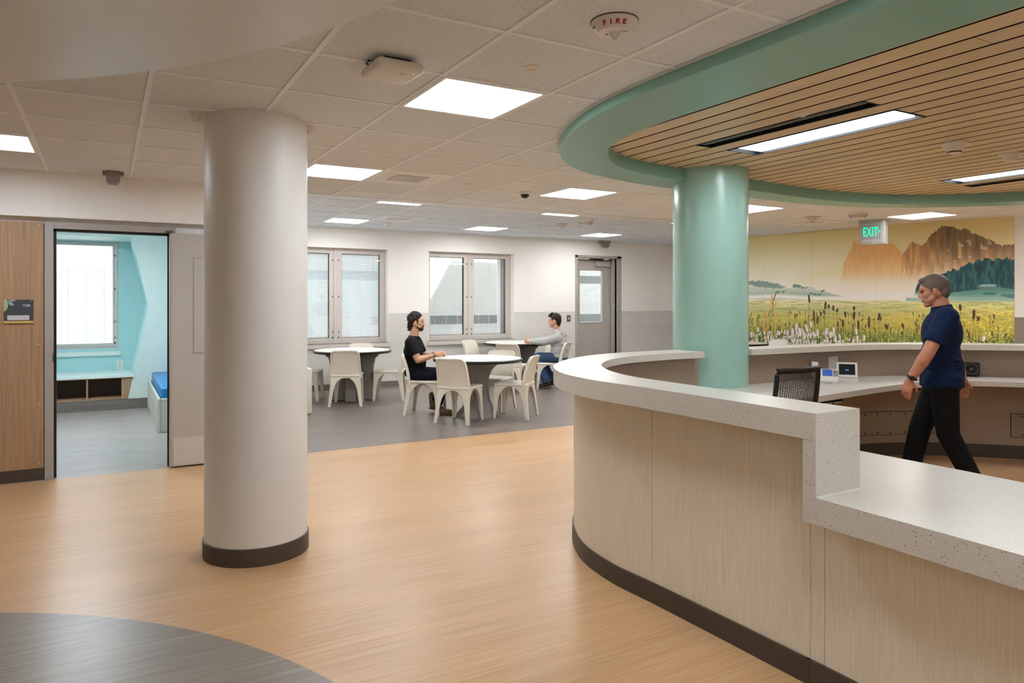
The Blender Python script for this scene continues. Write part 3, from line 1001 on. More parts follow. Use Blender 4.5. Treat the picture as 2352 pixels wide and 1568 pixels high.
def sprinkler(x, y, z, label):
    S = thing('sprinkler', label, 'sprinkler', (x, y, z), 0, 'concealed sprinklers')
    MB().lathe([(0.042, 0), (0.042, -0.004), (0.018, -0.014), (0.018, -0.010), (0, -0.010)], n=28).build('plate', M['device'], S, smooth=True)
    MB().lathe([(0.016, -0.010), (0.016, -0.018), (0, -0.018)], n=20).build('cap', M['device'], S)
    return S
sprinkler(1.725, 2.781, ZN, 'flat round sprinkler in the ceiling tile next to the nearest light')
sprinkler(2.94, 5.823, ZN, 'flat round sprinkler between the air vent and dome camera')
sprinkler(3.651, 2.804, 2.62, 'flat round sprinkler in the slat ceiling beside the air slot')
sprinkler(3.0, 9.6, ZF, 'small sprinkler in the dayroom ceiling near the white column')
sprinkler(6.389, 10.022, ZF, 'small sprinkler in the dayroom ceiling before the second window')
sprinkler(3.33, 8.2, ZF, 'small sprinkler just past the ceiling step')

def fire_alarm(x, y, z, label, rot):
    F = thing('fire_alarm', label, 'fire alarm', (x, y, z), rot, 'ceiling fire alarms')
    MB().lathe([(0.092, 0), (0.092, -0.005)], n=40).build('gasket', M['lock'], F)
    MB().lathe([(0.090, -0.004), (0.086, -0.018), (0.072, -0.040), (0.066, -0.046), (0, -0.047)], n=48).build('body', M['device'], F, smooth=True)
    MB().lathe([(0.022, -0.046), (0.021, -0.052), (0.014, -0.062), (0.008, -0.071), (0, -0.073)], n=24).build('strobe_lens', M['lens'], F, smooth=True)
    MB().ell((-0.030, 0.004, -0.047), (0.005, 0.003, 0.002)).build('test_hole', M['dot'], F)
    b = MB()
    for k in range(6):
        b.box(0.02 + k * 0.006, 0.0225 + k * 0.006, -0.028 + 0.002 * k, -0.016 + 0.002 * k, -0.0485, -0.046)
    b.build('speaker_slots', M['grey_plastic2'], F)
    # lettering on the sloping rim on the far side, read from the corridor
    for k, ch in enumerate('FIRE'):
        a = R(-118 + 18.5 * k)
        nrm = Vector((math.cos(a) * 0.84, math.sin(a) * 0.84, -0.54)).normalized()
        right = Vector((-math.sin(a), math.cos(a), 0))
        upv = nrm.cross(right)
        M4 = Matrix((( right.x, upv.x, nrm.x, math.cos(a) * 0.0795), (right.y, upv.y, nrm.y, math.sin(a) * 0.0795), (right.z, upv.z, nrm.z, -0.0305), (0, 0, 0, 1)))
        text('letter', ch, 0.025, M['red'], F, M4, 0.0008, sx=1.15, bold=0.0009)
    a = R(-165)
    MB().box(-0.009, 0.009, -0.0025, 0.0025, -0.002, 0.002, Matrix.Translation((math.cos(a) * 0.081, math.sin(a) * 0.081, -0.026)) @ Matrix.Rotation(a + PI / 2, 4, 'Z') @ Matrix.Rotation(R(55), 4, 'X')).build('slot', M['dot'], F)
    return F
fire_alarm(1.722, 2.165, ZN, 'white round fire alarm with red lettering nearest on the ceiling', R(-38.4))
fire_alarm(7.98, 5.98, ZN, 'white round fire alarm on the ceiling beyond the canopy, near the exit sign', R(-53))
fire_alarm(6.405, 9.40, ZF, 'white round fire alarm in the dayroom ceiling beside the speaker', R(-34))

def speaker(x, y, z, label):
    S = thing('ceiling_speaker', label, 'speaker', (x, y, z), 0, 'white dome speakers')
    MB().lathe([(0.125, 0), (0.125, -0.006), (0.115, -0.012)], n=36).build('flange', M['device'], S)
    MB().lathe([(0.112, -0.008), (0.106, -0.03), (0.065, -0.078), (0, -0.082)], n=36).build('grille', M['device'], S, smooth=True)
    b = MB()
    for r, z_ in ((0.1015, -0.036), (0.0905, -0.049), (0.0785, -0.063)):
        for k in range(26):
            a = 2 * PI * k / 26
            b.ell((r * math.cos(a), r * math.sin(a), z_), (0.0055, 0.0055, 0.006), n=6, m=4)
    b.build('perforations', M['lock'], S)
speaker(8.02, 5.38, ZN, 'white dome speaker with slotted grille beyond the canopy near the exit sign')
speaker(6.43, 8.78, ZF, 'white dome speaker with slotted grille in the dayroom ceiling')

def vent(i, j, z, gx, gy, label):
    V = thing('air_vent', label, 'air vent', (gx + (i + .5) * T_, gy + (j + .5) * T_, z), 0, 'square ceiling air vents')
    h = 0.296
    MB().box(-h, h, -h, h, -0.006, 0).build('plate', M['white_plastic'], V)
    b = MB()
    b.box(-0.15, 0.15, -0.15, 0.15, -0.0075, -0.005)
    b.build('grille', M['grey_plastic2'], V)
    b = MB()
    for k in range(24):
        b.box(-0.15, 0.15, -0.149 + k * 0.0125, -0.145 + k * 0.0125, -0.010, -0.007)
    b.build('louvres', M['tee'], V)
    b = MB()
    for sx in (-0.2, 0.2):
        for sy in (-0.2, 0.2):
            b.ell((sx, sy, -0.006), (0.006, 0.006, 0.003), n=8, m=6)
    b.build('screws', M['steel'], V)
vent(1, 2, ZN, GX, GY, 'shiny white square air vent touching the ceiling light by the white column')
vent(3, -1, ZF, 1.714, 10.30, 'white square air vent in the dayroom ceiling near the first window')
vent(11, 3, ZN, GX, GY, 'white square air vent beyond the canopy before the mural')
vent(12, -2, ZF, 1.714, 10.30, 'white square air vent in the dayroom ceiling near the green column')

AP = thing('access_point', 'white rounded square wireless access point hanging from the near ceiling', 'access point', (1.135, 3.02, ZN), R(2))
b = MB(); b.rbox(-0.112, 0.112, -0.115, 0.115, -0.066, -0.020, 0.020, seg=4)
b.build('cover', M['device'], AP, smooth=True)
MB().box(-0.062, 0.062, -0.062, 0.062, -0.024, 0).build('bracket', M['black_plastic'], AP)
MB().tube([(-0.09, 0.02, -0.03), (-0.118, 0.02, -0.022), (-0.10, 0.03, 0.0)], 0.004).build('cable', M['black_plastic'], AP)
MB().ell((0.07, -0.075, -0.066), (0.003, 0.003, 0.0015)).build('status_light', M['led_green'], AP)
b = MB()
for k, hh in enumerate((0.006, 0.011, 0.006, 0.004, 0.006, 0.011, 0.006)):
    b.box(0.012 + k * 0.0045, 0.0138 + k * 0.0045, -0.055 - hh / 2, -0.055 + hh / 2, -0.0668, -0.0655)
b.build('logo', M['grey_plastic2'], AP)
DC = thing('dome_camera', 'small dome camera with black dome under the corridor ceiling', 'camera', (3.63, 5.97, ZN))
MB().lathe([(0.065, 0), (0.062, -0.018), (0.046, -0.028), (0.044, -0.030)], n=32).build('housing', M['device'], DC, smooth=True)
MB().lathe([(0.043, -0.028), (0.040, -0.045), (0.025, -0.062), (0, -0.068)], n=28).build('dome', M['dome'], DC, smooth=True)
BC = thing('corner_camera', 'grey boxy camera on a bracket above the bedroom door', 'camera', (0.055, 6.72, ZN))
MB().box(-0.078, 0.078, -0.02, 0.05, -0.03, 0).build('bracket', M['grey_plastic2'], BC)
b = MB(); b.prism([(-0.052, 0.0), (0.052, 0.0), (0.052, -0.075), (0.034, -0.105), (-0.034, -0.105), (-0.052, -0.075)], -0.05, 0.06, Matrix.Rotation(R(90), 4, 'X'))
b.build('body', M['grey_plastic2'], BC)
BC2 = thing('corner_camera', 'grey boxy camera at the top of the wall above the grey back door', 'camera', (8.98, 11.60, ZF))
MB().box(-0.11, 0.11, -0.05, 0.06, -0.05, 0).build('bracket', M['grey_plastic2'], BC2)
b = MB(); b.prism([(-0.06, -0.04), (0.06, -0.04), (0.075, -0.10), (0.04, -0.14), (-0.04, -0.14), (-0.075, -0.10)], -0.05, 0.06, Matrix.Rotation(R(90), 4, 'X'))
b.build('body', M['grey_plastic2'], BC2)

# exit sign hanging from the ceiling, facing the corridor
xa = Vector((0.097, -0.290, 0)).normalized()        # along the face, to the right
na = Vector((xa.y, -xa.x, 0))                        # face normal, towards the viewer
na = na if na.x < 0 else -na
EX = thing('exit_sign', 'steel exit sign with green lit letters hanging before the mural', 'exit sign', (8.895, 5.776, ZN), math.atan2(xa.y, xa.x))
# local x runs along the face, local -y towards the viewer
MB().box(-0.175, 0.175, -0.02, 0.20, -0.012, 0).build('ceiling_plate', M['steel_dull'], EX)
b = MB(); b.box(-0.153, 0.153, 0.0, 0.18, -0.325, -0.012)
bevel(b.build('housing', M['steel'], EX), 0.003)
b = MB(); ring(b, -0.153, 0.153, -0.325, -0.02, 0.045, -0.006, 0.001)
b.build('face_frame', plain('grey_metal', rgb(150, 153, 154), 0.45, 0.4), EX)
MB().box(-0.11, 0.11, -0.003, 0.0, -0.275, -0.07).build('face_panel', plain('exit_face', rgb(138, 142, 142), 0.3), EX)
Mx = Matrix.Translation((-0.013, -0.0045, -0.170)) @ Matrix.Rotation(R(90), 4, 'X')
text('lettering', 'EXIT', 0.165, M['led_green'], EX, Mx, 0.0008, sx=0.49, bold=0.0035, space=1.12)
Mx = Matrix.Translation((0.094, -0.0045, -0.165)) @ Matrix.Rotation(R(90), 4, 'X')
text('arrow', '>', 0.10, M['led_green'], EX, Mx, 0.0008, sx=0.55, bold=0.002)

# ================================================================ NURSE STATION
PAIRS = [((2.285, 1.70), (2.545, 1.70)), ((2.272, 2.2), (2.535, 2.2)), ((2.255, 2.65), (2.525, 2.65)), ((2.238, 3.0), (2.53, 3.0)), ((2.295, 3.36), (2.60, 3.28)),
         ((2.46, 3.70), (2.72, 3.53)), ((2.656, 3.943), (2.87, 3.74)), ((2.908, 4.166), (3.10, 3.95)), ((3.238, 4.358), (3.38, 4.10)), ((3.60, 4.465), (3.70, 4.175)),
         ((4.0, 4.50), (4.05, 4.205)), ((4.45, 4.50), (4.45, 4.21)), ((5.0, 4.48), (5.0, 4.20)), ((5.6, 4.47), (5.6, 4.18)), ((6.1, 4.44), (6.05, 4.15)),
         ((6.62, 4.34), (6.46, 4.08)), ((7.1, 4.12), (6.86, 3.87)), ((7.45, 3.83), (7.17, 3.61)), ((7.80, 3.48), (7.50, 3.30)), ((8.1, 3.05), (7.84, 2.88)), ((8.28, 2.5), (8.0, 2.42)), ((8.35, 1.6), (8.06, 1.6)), ((8.35, 0.4), (8.06, 0.4))]
NS = 10
OC = [Vector((p.x, p.y)) for p in cr([(o[0], o[1], 0) for o, i in PAIRS], NS)]
IC = [Vector((p.x, p.y)) for p in cr([(i[0], i[1], 0) for o, i in PAIRS], NS)]
def lerp(t): return [o.lerp(i, t) for o, i in zip(OC, IC)]
def norm_off(P, d):
    """offset of a curve to its inner (right-hand) side by d metres"""
    out = []
    for k in range(len(P)):
        tn = (P[min(k + 1, len(P) - 1)] - P[max(k - 1, 0)]).normalized()
        out.append(P[k] + Vector((tn.y, -tn.x)) * d)
    return out
kL = max(k for k in range(len(OC)) if OC[k].x < 4.30 and k < 12 * NS)
kR = min(k for k in range(len(OC)) if OC[k].x > 4.80)
FACE = norm_off(OC, 0.128)
WALL = norm_off(FACE, 0.055)
desk = thing('reception_desk', 'long curved reception desk with pale wood front and taupe inside', 'desk', (0, 0, 0))
def sub(P, a, c): return P[a:c + 1]
# straight run toward the viewer, then the curve
FACE[0] = Vector((FACE[0].x, 1.757)); FACE[1] = Vector((FACE[1].x, 1.80)); FACE[2].y = max(FACE[2].y, 1.83)
WALL[0] = FACE[0] + Vector((0.055, 0)); WALL[1] = FACE[1] + Vector((0.055, 0)); WALL[2] = FACE[2] + Vector((0.055, 0))
straightF = [Vector((FACE[0].x, y)) for y in (-1.6, -0.8, 0.0, 0.8, 1.4, 1.69)]
straightW = [Vector((FACE[0].x + 0.055, y)) for y in (-1.6, -0.8, 0.0, 0.8, 1.4, 1.69)]
allF = straightF + FACE; allW = straightW + WALL
base = MB(); base.strip([(p.x, p.y) for p in norm_off(allF, -0.010)], [(p.x, p.y) for p in norm_off(allW, -0.01)], 0, 0.10)
base.build('plinth', M['base_dark'], desk, smooth=True)
def idx_y(y): return min(range(len(allF)), key=lambda k: abs(allF[k].y - y) + (10 if k > 60 else 0))
cuts = [0, 6, idx_y(2.69), len(allF) - 1]
ztops = [0.70, 1.0, 1.0]
for (a, c), zt in zip(zip(cuts, cuts[1:]), ztops):
    A = sub(allF, a, c); B = sub(norm_off(allF, 0.02), a, c)
    A = list(A); B = list(B)
    d = (A[-1] - A[0])
    A[-1] = A[-1] - (A[-1] - A[-2]).normalized() * 0.0025; B[-1] = B[-1] - (B[-1] - B[-2]).normalized() * 0.0025
    b = MB(); b.strip([(p.x, p.y) for p in A], [(p.x, p.y) for p in B], 0.101, zt)
    b.build('front_panel', M['laminate'], desk, smooth=True)
b = MB(); b.strip([(p.x, p.y) for p in norm_off(allF, 0.021)][6:], [(p.x, p.y) for p in allW][6:], 0.1, 1.034)
b.build('inner_wall', M['taupe'], desk, smooth=True)
b = MB(); b.strip([(p.x, p.y) for p in norm_off(allF, 0.021)][:6], [(p.x, p.y) for p in allW][:6], 0.1, 0.7)
b.build('low_inner_wall', M['taupe'], desk)
b = MB(); kk = [k for k in range(len(WALL)) if WALL[k].x > 3.9 and k > 80]
b.strip([(p.x, p.y) for p in WALL][kk[0]:], [(p.x, p.y) for p in norm_off(WALL, 0.006)][kk[0]:], 0, 0.125)
b.build('inner_plinth', M['base_dark'], desk, smooth=True)
# access panels under the work surface, with screws
def kx(x): return min((k for k in range(len(WALL)) if k > 110), key=lambda k: abs(WALL[k].x - x))
for xa_, xb_ in ((5.7, 7.08), (7.52, 8.1)):
    a, c = kx(xa_), kx(xb_)
    P = sub(WALL, a, c)
    b = MB(); b.strip([(p.x, p.y) for p in norm_off(P, 0.0005)], [(p.x, p.y) for p in norm_off(P, 0.003)], 0.20, 0.43)
    b.build('panel_shadow_gap', M['dot'], desk)
    Q = norm_off(P, 0.003)
    Q[0] = Q[0] + (Q[1] - Q[0]).normalized() * 0.005; Q[-1] = Q[-1] + (Q[-2] - Q[-1]).normalized() * 0.005
    b = MB(); b.strip([(p.x, p.y) for p in Q], [(p.x, p.y) for p in norm_off(Q, 0.003)], 0.205, 0.425)
    pn = b.build('access_panel', M['taupe_low'], desk, smooth=True)
    s = MB()
    step = max(1, int(len(Q) / 8))
    for k in range(2, len(Q) - 1, step):
        for z in (0.225, 0.405):
            n_ = norm_off(Q, 0.006)[k]
            s.ell((n_.x, n_.y, z), (0.007, 0.007, 0.007), n=8, m=6)
    s.build('screws', M['dot'], pn)

# high transaction counter: two pieces, either side of the green column; one carries the waterfall end
def counter(name, a, c, label, end=False):
    O, I = sub(OC, a, c), sub(IC, a, c)
    D = norm_off(O, 0.05)
    rows = [[Vector((o.x, o.y, 1.085)), Vector((i.x, i.y, 1.085)), Vector((i.x, i.y, 1.036)), Vector((d.x, d.y, 1.036)), Vector((d.x, d.y, 0.985)), Vector((o.x, o.y, 0.985))] for o, i, d in zip(O, I, D)]
    b = MB(); b.grid(rows, True)
    b.bm.verts.ensure_lookup_table()
    n = len(b.bm.verts)
    b._face([b.bm.verts[k] for k in range(n - 6, n)])
    if end:       # waterfall end: the slab turns down to the low counter
        x0, x1 = O[0].x, I[0].x
        v = [b.bm.verts[k] for k in range(6)]
        pts = [(x0, 1.70, 0.676), (x1, 1.70, 0.676), (x0, 1.755, 0.676), (x1, 1.755, 0.676), (x0, 1.755, 0.985), (x1, 1.755, 1.036)]
        w = [b.bm.verts.new(p) for p in pts]
        b._face([v[0], v[1], w[1], w[0]]); b._face([w[0], w[1], w[3], w[2]]); b._face([w[2], w[3], w[5], w[4]])
        b._face([v[5], v[0], w[0], w[2], w[4]]); b._face([v[1], v[2], w[5], w[3], w[1]])
    else:
        b._face([b.bm.verts[k] for k in range(6)][::-1])
    o = b.build(name, M['terrazzo'], smooth=True, auto=30)
    return tag(o, label, 'counter', None)
counter('transaction_counter', 0, kL, 'high speckled counter top of the near curved desk, ending at the step', True)
counter('transaction_counter', kR, len(OC) - 1, 'high speckled counter ledge at the back of the desk below the mural')
b = MB()
sec = [(2.285, 0.775), (3.205, 0.775), (3.205, 0.725), (2.34, 0.725), (2.34, 0.676), (2.285, 0.676)]
b.grid([[Vector((x_, y_, z_)) for x_, z_ in sec] for y_ in (-1.6, 1.6995)], True)
b.bm.verts.ensure_lookup_table()
b._face([b.bm.verts[k] for k in range(6)][::-1]); b._face([b.bm.verts[k] for k in range(6, 12)])
b.prism([(2.55, 1.6995), (3.205, 1.6995), (3.19, 2.2), (3.16, 2.9), (2.55, 2.9)], 0.725, 0.775)
low = b.build('low_counter', M['terrazzo'], smooth=True, auto=30)
MB().box(2.288, 2.546, 1.6955, 1.6995, 0.775, 0.7785).build('sealant', M['white_plastic'], low)
tag(low, 'low speckled work counter in the foreground beside the stepped end', 'counter')
# back work surface along the inner wall
F = cr([(3.45, 3.30, 0), (4.0, 3.40, 0), (4.66, 3.50, 0), (5.2, 3.57, 0), (5.6, 3.62, 0), (6.05, 3.66, 0), (6.4, 3.66, 0), (6.66, 3.61, 0), (6.9, 3.48, 0), (7.17, 3.22, 0), (7.42, 2.85, 0), (7.55, 2.3, 0), (7.58, 1.4, 0), (7.58, 0.5, 0)], 8)
ka = min(k for k in range(len(WALL)) if WALL[k].x > 3.62 and k > 80)
W_ = [(p.x, p.y) for p in norm_off(WALL, 0.001)[ka:]]
poly = W_ + [(p.x, p.y) for p in F[::-1]]
b = MB(); b.prism(poly, 0.725, 0.775)
bk = bevel(b.build('work_surface', M['terrazzo'], smooth=True, auto=30), 0.003)
tag(bk, 'curved speckled work surface under the back ledge, holding phone and fan', 'work surface')
KT = thing('keyboard_tray', 'grey metal tray slung under the work surface beside the office chair', 'tray', (5.02, 3.72, 0.725))
MB().box(-0.14, 0.14, -0.12, 0.14, -0.04, -0.03).build('shelf', M['steel_dull'], KT)
MB().box(-0.15, 0.15, -0.12, -0.10, -0.03, 0.0).build('rail', M['black'], KT)
MB().tube([(0.02, -0.125, -0.03), (0.03, -0.13, -0.09), (0.02, -0.125, -0.13)], 0.004).build('cable', M['black_plastic'], KT)
UO = thing('power_box', 'small black power outlet box under the work surface edge', 'outlet', (6.42, 3.78, 0.725), R(-18))
MB().box(-0.085, 0.085, -0.03, 0.05, -0.035, 0).build('box', M['black_plastic'], UO)
b = MB(); b.ell((0.0, -0.031, -0.016), (0.013, 0.003, 0.012)); b.ell((0.055, -0.031, -0.016), (0.013, 0.003, 0.012)); b.build('socket', M['lock'], UO)

# desk phone, tablet, wall plates, fan
def face_rot(px, py):          # local -y faces the viewer's corridor side
    return math.atan2(py, px) - PI / 2
PH = thing('desk_phone', 'white desk phone with blue screen beside the black tablet stand', 'phone', (5.66, 4.11, 0.775), R(-52))
b = MB()
prof = [(-0.09, 0.0), (0.075, 0.0), (0.085, 0.03), (0.06, 0.105), (0.045, 0.11), (-0.085, 0.035), (-0.095, 0.02)]
yz = lambda P, x0, x1, bb: bb.prism(P, x0, x1, Matrix(((0, 0, 1, 0), (1, 0, 0, 0), (0, 1, 0, 0), (0, 0, 0, 1))))
yz(prof, -0.10, 0.10, b)
bevel(b.build('body', M['white_plastic'], PH), 0.006)
sl = math.atan2(0.075, 0.13)
S4 = Matrix.Translation((0.02, -0.02, 0.0765)) @ Matrix.Rotation(sl, 4, 'X')
MB().box(-0.045, 0.035, -0.035, 0.055, -0.002, 0.0025, S4).build('screen', M['screen_blue'], PH)
b = MB()
for i in range(3):
    for j in range(4):
        b.box(0.045 + i * 0.014, 0.054 + i * 0.014, -0.04 + j * 0.024, -0.028 + j * 0.024, 0.0, 0.004, S4)
b.build('buttons', M['lock'], PH)
b = MB(); b.rbox(-0.03, 0.028, -0.10, 0.10, -0.012, 0.014, 0.010, Matrix.Translation((-0.085, -0.005, 0.118)) @ Matrix.Rotation(R(24), 4, 'X'))
b.rbox(-0.03, 0.028, -0.105, -0.055, -0.032, 0.0, 0.010, Matrix.Translation((-0.085, -0.005, 0.118)) @ Matrix.Rotation(R(24), 4, 'X'))
b.rbox(-0.03, 0.028, 0.055, 0.105, -0.032, 0.0, 0.010, Matrix.Translation((-0.085, -0.005, 0.118)) @ Matrix.Rotation(R(24), 4, 'X'))
b.build('handset', M['white_plastic'], PH, smooth=True)
MB().tube([(0.02, -0.10, 0.006), (0.05, -0.135, 0.006), (0.09, -0.12, 0.006), (0.10, -0.08, 0.006)], 0.004).build('cord', M['white_plastic'], PH)
TB = thing('tablet_stand', 'white framed tablet on a sloping stand beside the phone', 'tablet', (5.925, 4.085, 0.775), R(-52))
S4 = Matrix.Translation((0, -0.05, 0.035)) @ Matrix.Rotation(R(70), 4, 'X')
MB().box(-0.085, 0.085, -0.005, 0.135, -0.006, 0.006, S4).build('bezel', M['white_plastic'], TB)
MB().box(-0.066, 0.066, 0.018, 0.118, 0.006, 0.0075, S4).build('screen', M['screen_dark'], TB)
MB().box(-0.014, 0.014, 0.056, 0.068, 0.0075, 0.008, S4).build('screen_mark', M['screen_text'], TB)
b = MB(); yz([(-0.055, 0.0), (0.06, 0.0), (-0.005, 0.15), (-0.045, 0.036)], -0.083, 0.083, b)
b.build('stand', M['black_plastic'], TB)
MB().box(-0.088, 0.088, -0.075, -0.052, 0.0, 0.028).build('foot', M['white_plastic'], TB)
def on_wall(x):
    k = kx(x); p = norm_off(WALL, 0.0)[k]
    tn = (WALL[k + 1] - WALL[k - 1]).normalized()
    return p, math.atan2(tn.y, tn.x)
p, a = on_wall(5.70)
SW = thing('wall_switch', 'narrow steel switch plate on the taupe wall behind the phone', 'switch', (p.x, p.y, 0.905), a)
MB().box(-0.025, 0.025, -0.006, 0.0, -0.055, 0.06).build('plate', M['steel'], SW)
MB().box(-0.010, 0.010, -0.010, -0.006, -0.035, 0.035).build('rocker', M['white_plastic'], SW)
p, a = on_wall(5.99)
BP = thing('blank_plate', 'large blank white wall plate above the phone and tablet', 'wall plate', (p.x, p.y, 0.915), a)
MB().box(-0.058, 0.058, -0.006, 0.0, -0.06, 0.06).build('plate', M['white_plastic'], BP)
b = MB()
for sx in (-0.03, 0.0, 0.03):
    for sz in (-0.042, 0.042):
        b.ell((sx, -0.006, sz), (0.003, 0.002, 0.003), n=8, m=6)
b.build('screws', M['lock'], BP)
FN = thing('desk_fan', 'small square black desk fan on the work surface', 'fan', (7.25, 3.70, 0.775), R(-62))
b = MB(); b.rbox(-0.066, 0.066, -0.025, 0.025, 0.012, 0.135, 0.010)
b.build('case', M['black_plastic'], FN, smooth=True)
ry = Matrix.Translation((0, -0.025, 0.075)) @ Matrix.Rotation(R(90), 4, 'X')
MB().lathe([(0.055, 0), (0.055, 0.008), (0.048, 0.008), (0.048, 0.0)], n=40, M4=ry).build('grille_rim', M['lock'], FN)
b = MB()
for k in range(16):
    b.box(0.014, 0.05, -0.0012, 0.0012, 0.003, 0.006, ry @ Matrix.Rotation(2 * PI * k / 16, 4, 'Z'))
b.build('grille', M['black'], FN)
MB().lathe([(0.0, 0.009), (0.015, 0.008), (0.016, 0.0)], n=20, M4=ry).build('hub', M['lock'], FN)
MB().rbox(-0.05, 0.05, -0.035, 0.035, 0.0, 0.012, 0.005).build('foot', M['black_plastic'], FN)
MB().tube([(-0.06, 0.02, 0.02), (-0.10, 0.03, 0.005), (-0.16, 0.02, 0.005), (-0.2, 0.05, 0.005)], 0.003).build('cord', M['black_plastic'], FN)

# office chair turned to the back work surface
OCH = thing('office_chair', 'black office chair with mesh back inside the desk', 'office chair', (4.32, 3.555, 0), R(0))
# local +y: the way the sitter faces
def chair_back(u, w):           # u across -1..1, w up 0..1
    z = 0.58 + w * 0.435
    y = -0.17 - 0.07 * w - 0.03 * (1 - (2 * w - 0.8) ** 2) * 0.3 + 0.035 * u * u
    hw = 0.215 + 0.015 * math.sin(w * 2.2) - 0.012 * w
    return Vector((u * hw, y, z))
b = MB()
edge_pts = [chair_back(-1, w / 12) for w in range(13)] + [chair_back(-1 + 2 * k / 10, 1) for k in range(1, 10)] + [chair_back(1, 1 - w / 12) for w in range(13)] + [chair_back(1 - 2 * k / 10, 0) for k in range(1, 10)]
edge_pts.append(edge_pts[0])
b.tube(edge_pts, 0.017, 10)
b.grid([[chair_back(u / 8, 0.93 + w / 2 * 0.07) + Vector((0, s, 0)) for u in range(-8, 9)] for w in range(3) for s in (0,)])
b.build('back_frame', M['black_plastic'], OCH, smooth=True)
b = MB()
for w in range(1, 62):
    ww = w / 62
    for k in range(-8, 8):
        p, q = chair_back(k / 8, ww), chair_back((k + 1) / 8, ww)
        vs = [b.bm.verts.new(p + Vector((0, 0, -0.0018))), b.bm.verts.new(q + Vector((0, 0, -0.0018))), b.bm.verts.new(q + Vector((0, 0, 0.0018))), b.bm.verts.new(p + Vector((0, 0, 0.0018)))]
        b._face(vs)
for k in range(-11, 12):
    u = k / 12
    for w in range(0, 12):
        p, q = chair_back(u, w / 12), chair_back(u, (w + 1) / 12)
        vs = [b.bm.verts.new(p + Vector((-0.0022, 0.001, 0))), b.bm.verts.new(p + Vector((0.0022, 0.001, 0))), b.bm.verts.new(q + Vector((0.0022, 0.001, 0))), b.bm.verts.new(q + Vector((-0.0022, 0.001, 0)))]
        b._face(vs)
mo = b.build('mesh', M['black_plastic'], OCH)
sm = mo.modifiers.new('t', 'SOLIDIFY'); sm.thickness = 0.002
b = MB(); b.rbox(-0.235, 0.235, -0.20, 0.26, 0.43, 0.50, 0.03)
b.build('seat', M['black_plastic'], OCH, smooth=True)
MB().tube([(0, -0.19, 0.62), (0, -0.23, 0.50), (0, -0.12, 0.41)], 0.025).build('back_bracket', M['black'], OCH, smooth=True)
MB().lathe([(0.03, 0.10), (0.03, 0.25), (0.022, 0.25), (0.022, 0.43)], n=20).build('post', M['black'], OCH)
for k in range(5):
    a = 2 * PI * k / 5 + 0.3
    lg = MB().tube([(0, 0, 0.12), (0.28 * math.cos(a), 0.28 * math.sin(a), 0.075)], [0.026, 0.018]).build('leg', M['black_plastic'], OCH)
    w4 = Matrix.Translation((0.28 * math.cos(a), 0.28 * math.sin(a), 0.03)) @ Matrix.Rotation(a, 4, 'Z') @ Matrix.Rotation(R(90), 4, 'X')
    MB().lathe([(0.03, -0.022), (0.03, 0.022)], n=20, M4=w4).build('caster', M['black'], lg)
for sx in (-1, 1):
    b = MB(); b.tube([(sx * 0.22, 0.02, 0.45), (sx * 0.27, 0.02, 0.50), (sx * 0.27, 0.02, 0.63)], 0.016)
    b.rbox(sx * 0.27 - 0.04, sx * 0.27 + 0.04, -0.12, 0.14, 0.63, 0.655, 0.010)
    b.build('armrest', M['black_plastic'], OCH, smooth=True)

# ================================================================ DOOR WALL DETAILS, BEDROOM FURNITURE
SG = thing('room_sign', 'slate room sign with leaf pattern and number on the wood panelling', 'sign', (-0.6295, 7.02, 1.413))
MB().box(-0.1015, 0.1015, -0.010, 0.0, -0.094, 0.096).build('plate', M['sign_slate'], SG)
b = MB(); b.box(-0.1015, 0.1015, -0.014, 0.0, -0.098, -0.079); b.build('gold_strip', M['sign_gold'], SG)
MB().box(-0.077, 0.074, -0.012, -0.009, -0.072, -0.033).build('name_insert', M['sign_pale'], SG)
rx = Matrix.Rotation(R(90), 4, 'X')
arc = [(-0.1015, 0.096), (-0.083, 0.096)] + [(-0.1015 + 0.030 * math.cos(a), 0.055 + 0.055 * math.sin(a)) for a in [R(50 - 10 * k) for k in range(14)]] + [(-0.1015, 0.0)]
b = MB(); b.prism([(p[0], p[1]) for p in arc], 0.0095, 0.0105, rx); b.build('big_leaf', M['sign_green'], SG)
def leaf(cx, cz, L, w, ang):
    P = []
    for k in range(9): P.append((L * (k / 8 - 0.5), w * math.sin(PI * k / 8)))
    for k in range(7, 0, -1): P.append((L * (k / 8 - 0.5), -w * math.sin(PI * k / 8)))
    ca, sa = math.cos(ang), math.sin(ang)
    return [(cx + x * ca - z * sa, cz + x * sa + z * ca) for x, z in P]
b = MB(); b.prism(leaf(-0.047, 0.088, 0.062, 0.007, R(4)), 0.0095, 0.0105, rx); b.build('upper_leaf', M['sign_blue'], SG)
b = MB(); b.prism(leaf(-0.052, 0.063, 0.052, 0.013, R(-42)), 0.0095, 0.0105, rx); b.build('small_leaf', M['sign_blue'], SG)
text('number', '1538', 0.026, M['white_ink'], SG, Matrix.Translation((0.052, -0.0105, 0.048)) @ rx, 0.0005, sx=1.05)
b = MB()
for sx in (-0.09, 0.088):
    for sz in (-0.088, 0.086):
        b.ell((sx, -0.013, sz), (0.004, 0.003, 0.004), n=8, m=6)
b.build('rivets', M['steel'], SG)

SWB = thing('light_switch', 'dark framed switch plate on the wall beside the grey back door', 'switch', (8.142, YB, 1.146))
MB().box(-0.042, 0.042, -0.008, 0.0, -0.064, 0.064).build('plate', plain('bronze_plate', rgb(66, 58, 52), 0.4), SWB)
MB().box(-0.032, 0.032, -0.010, -0.007, -0.05, 0.05).build('cover', plain('bronze_cover', rgb(112, 100, 88), 0.4), SWB)
MB().box(-0.012, 0.012, -0.014, -0.009, -0.014, 0.014).build('rocker', M['white_plastic'], SWB)

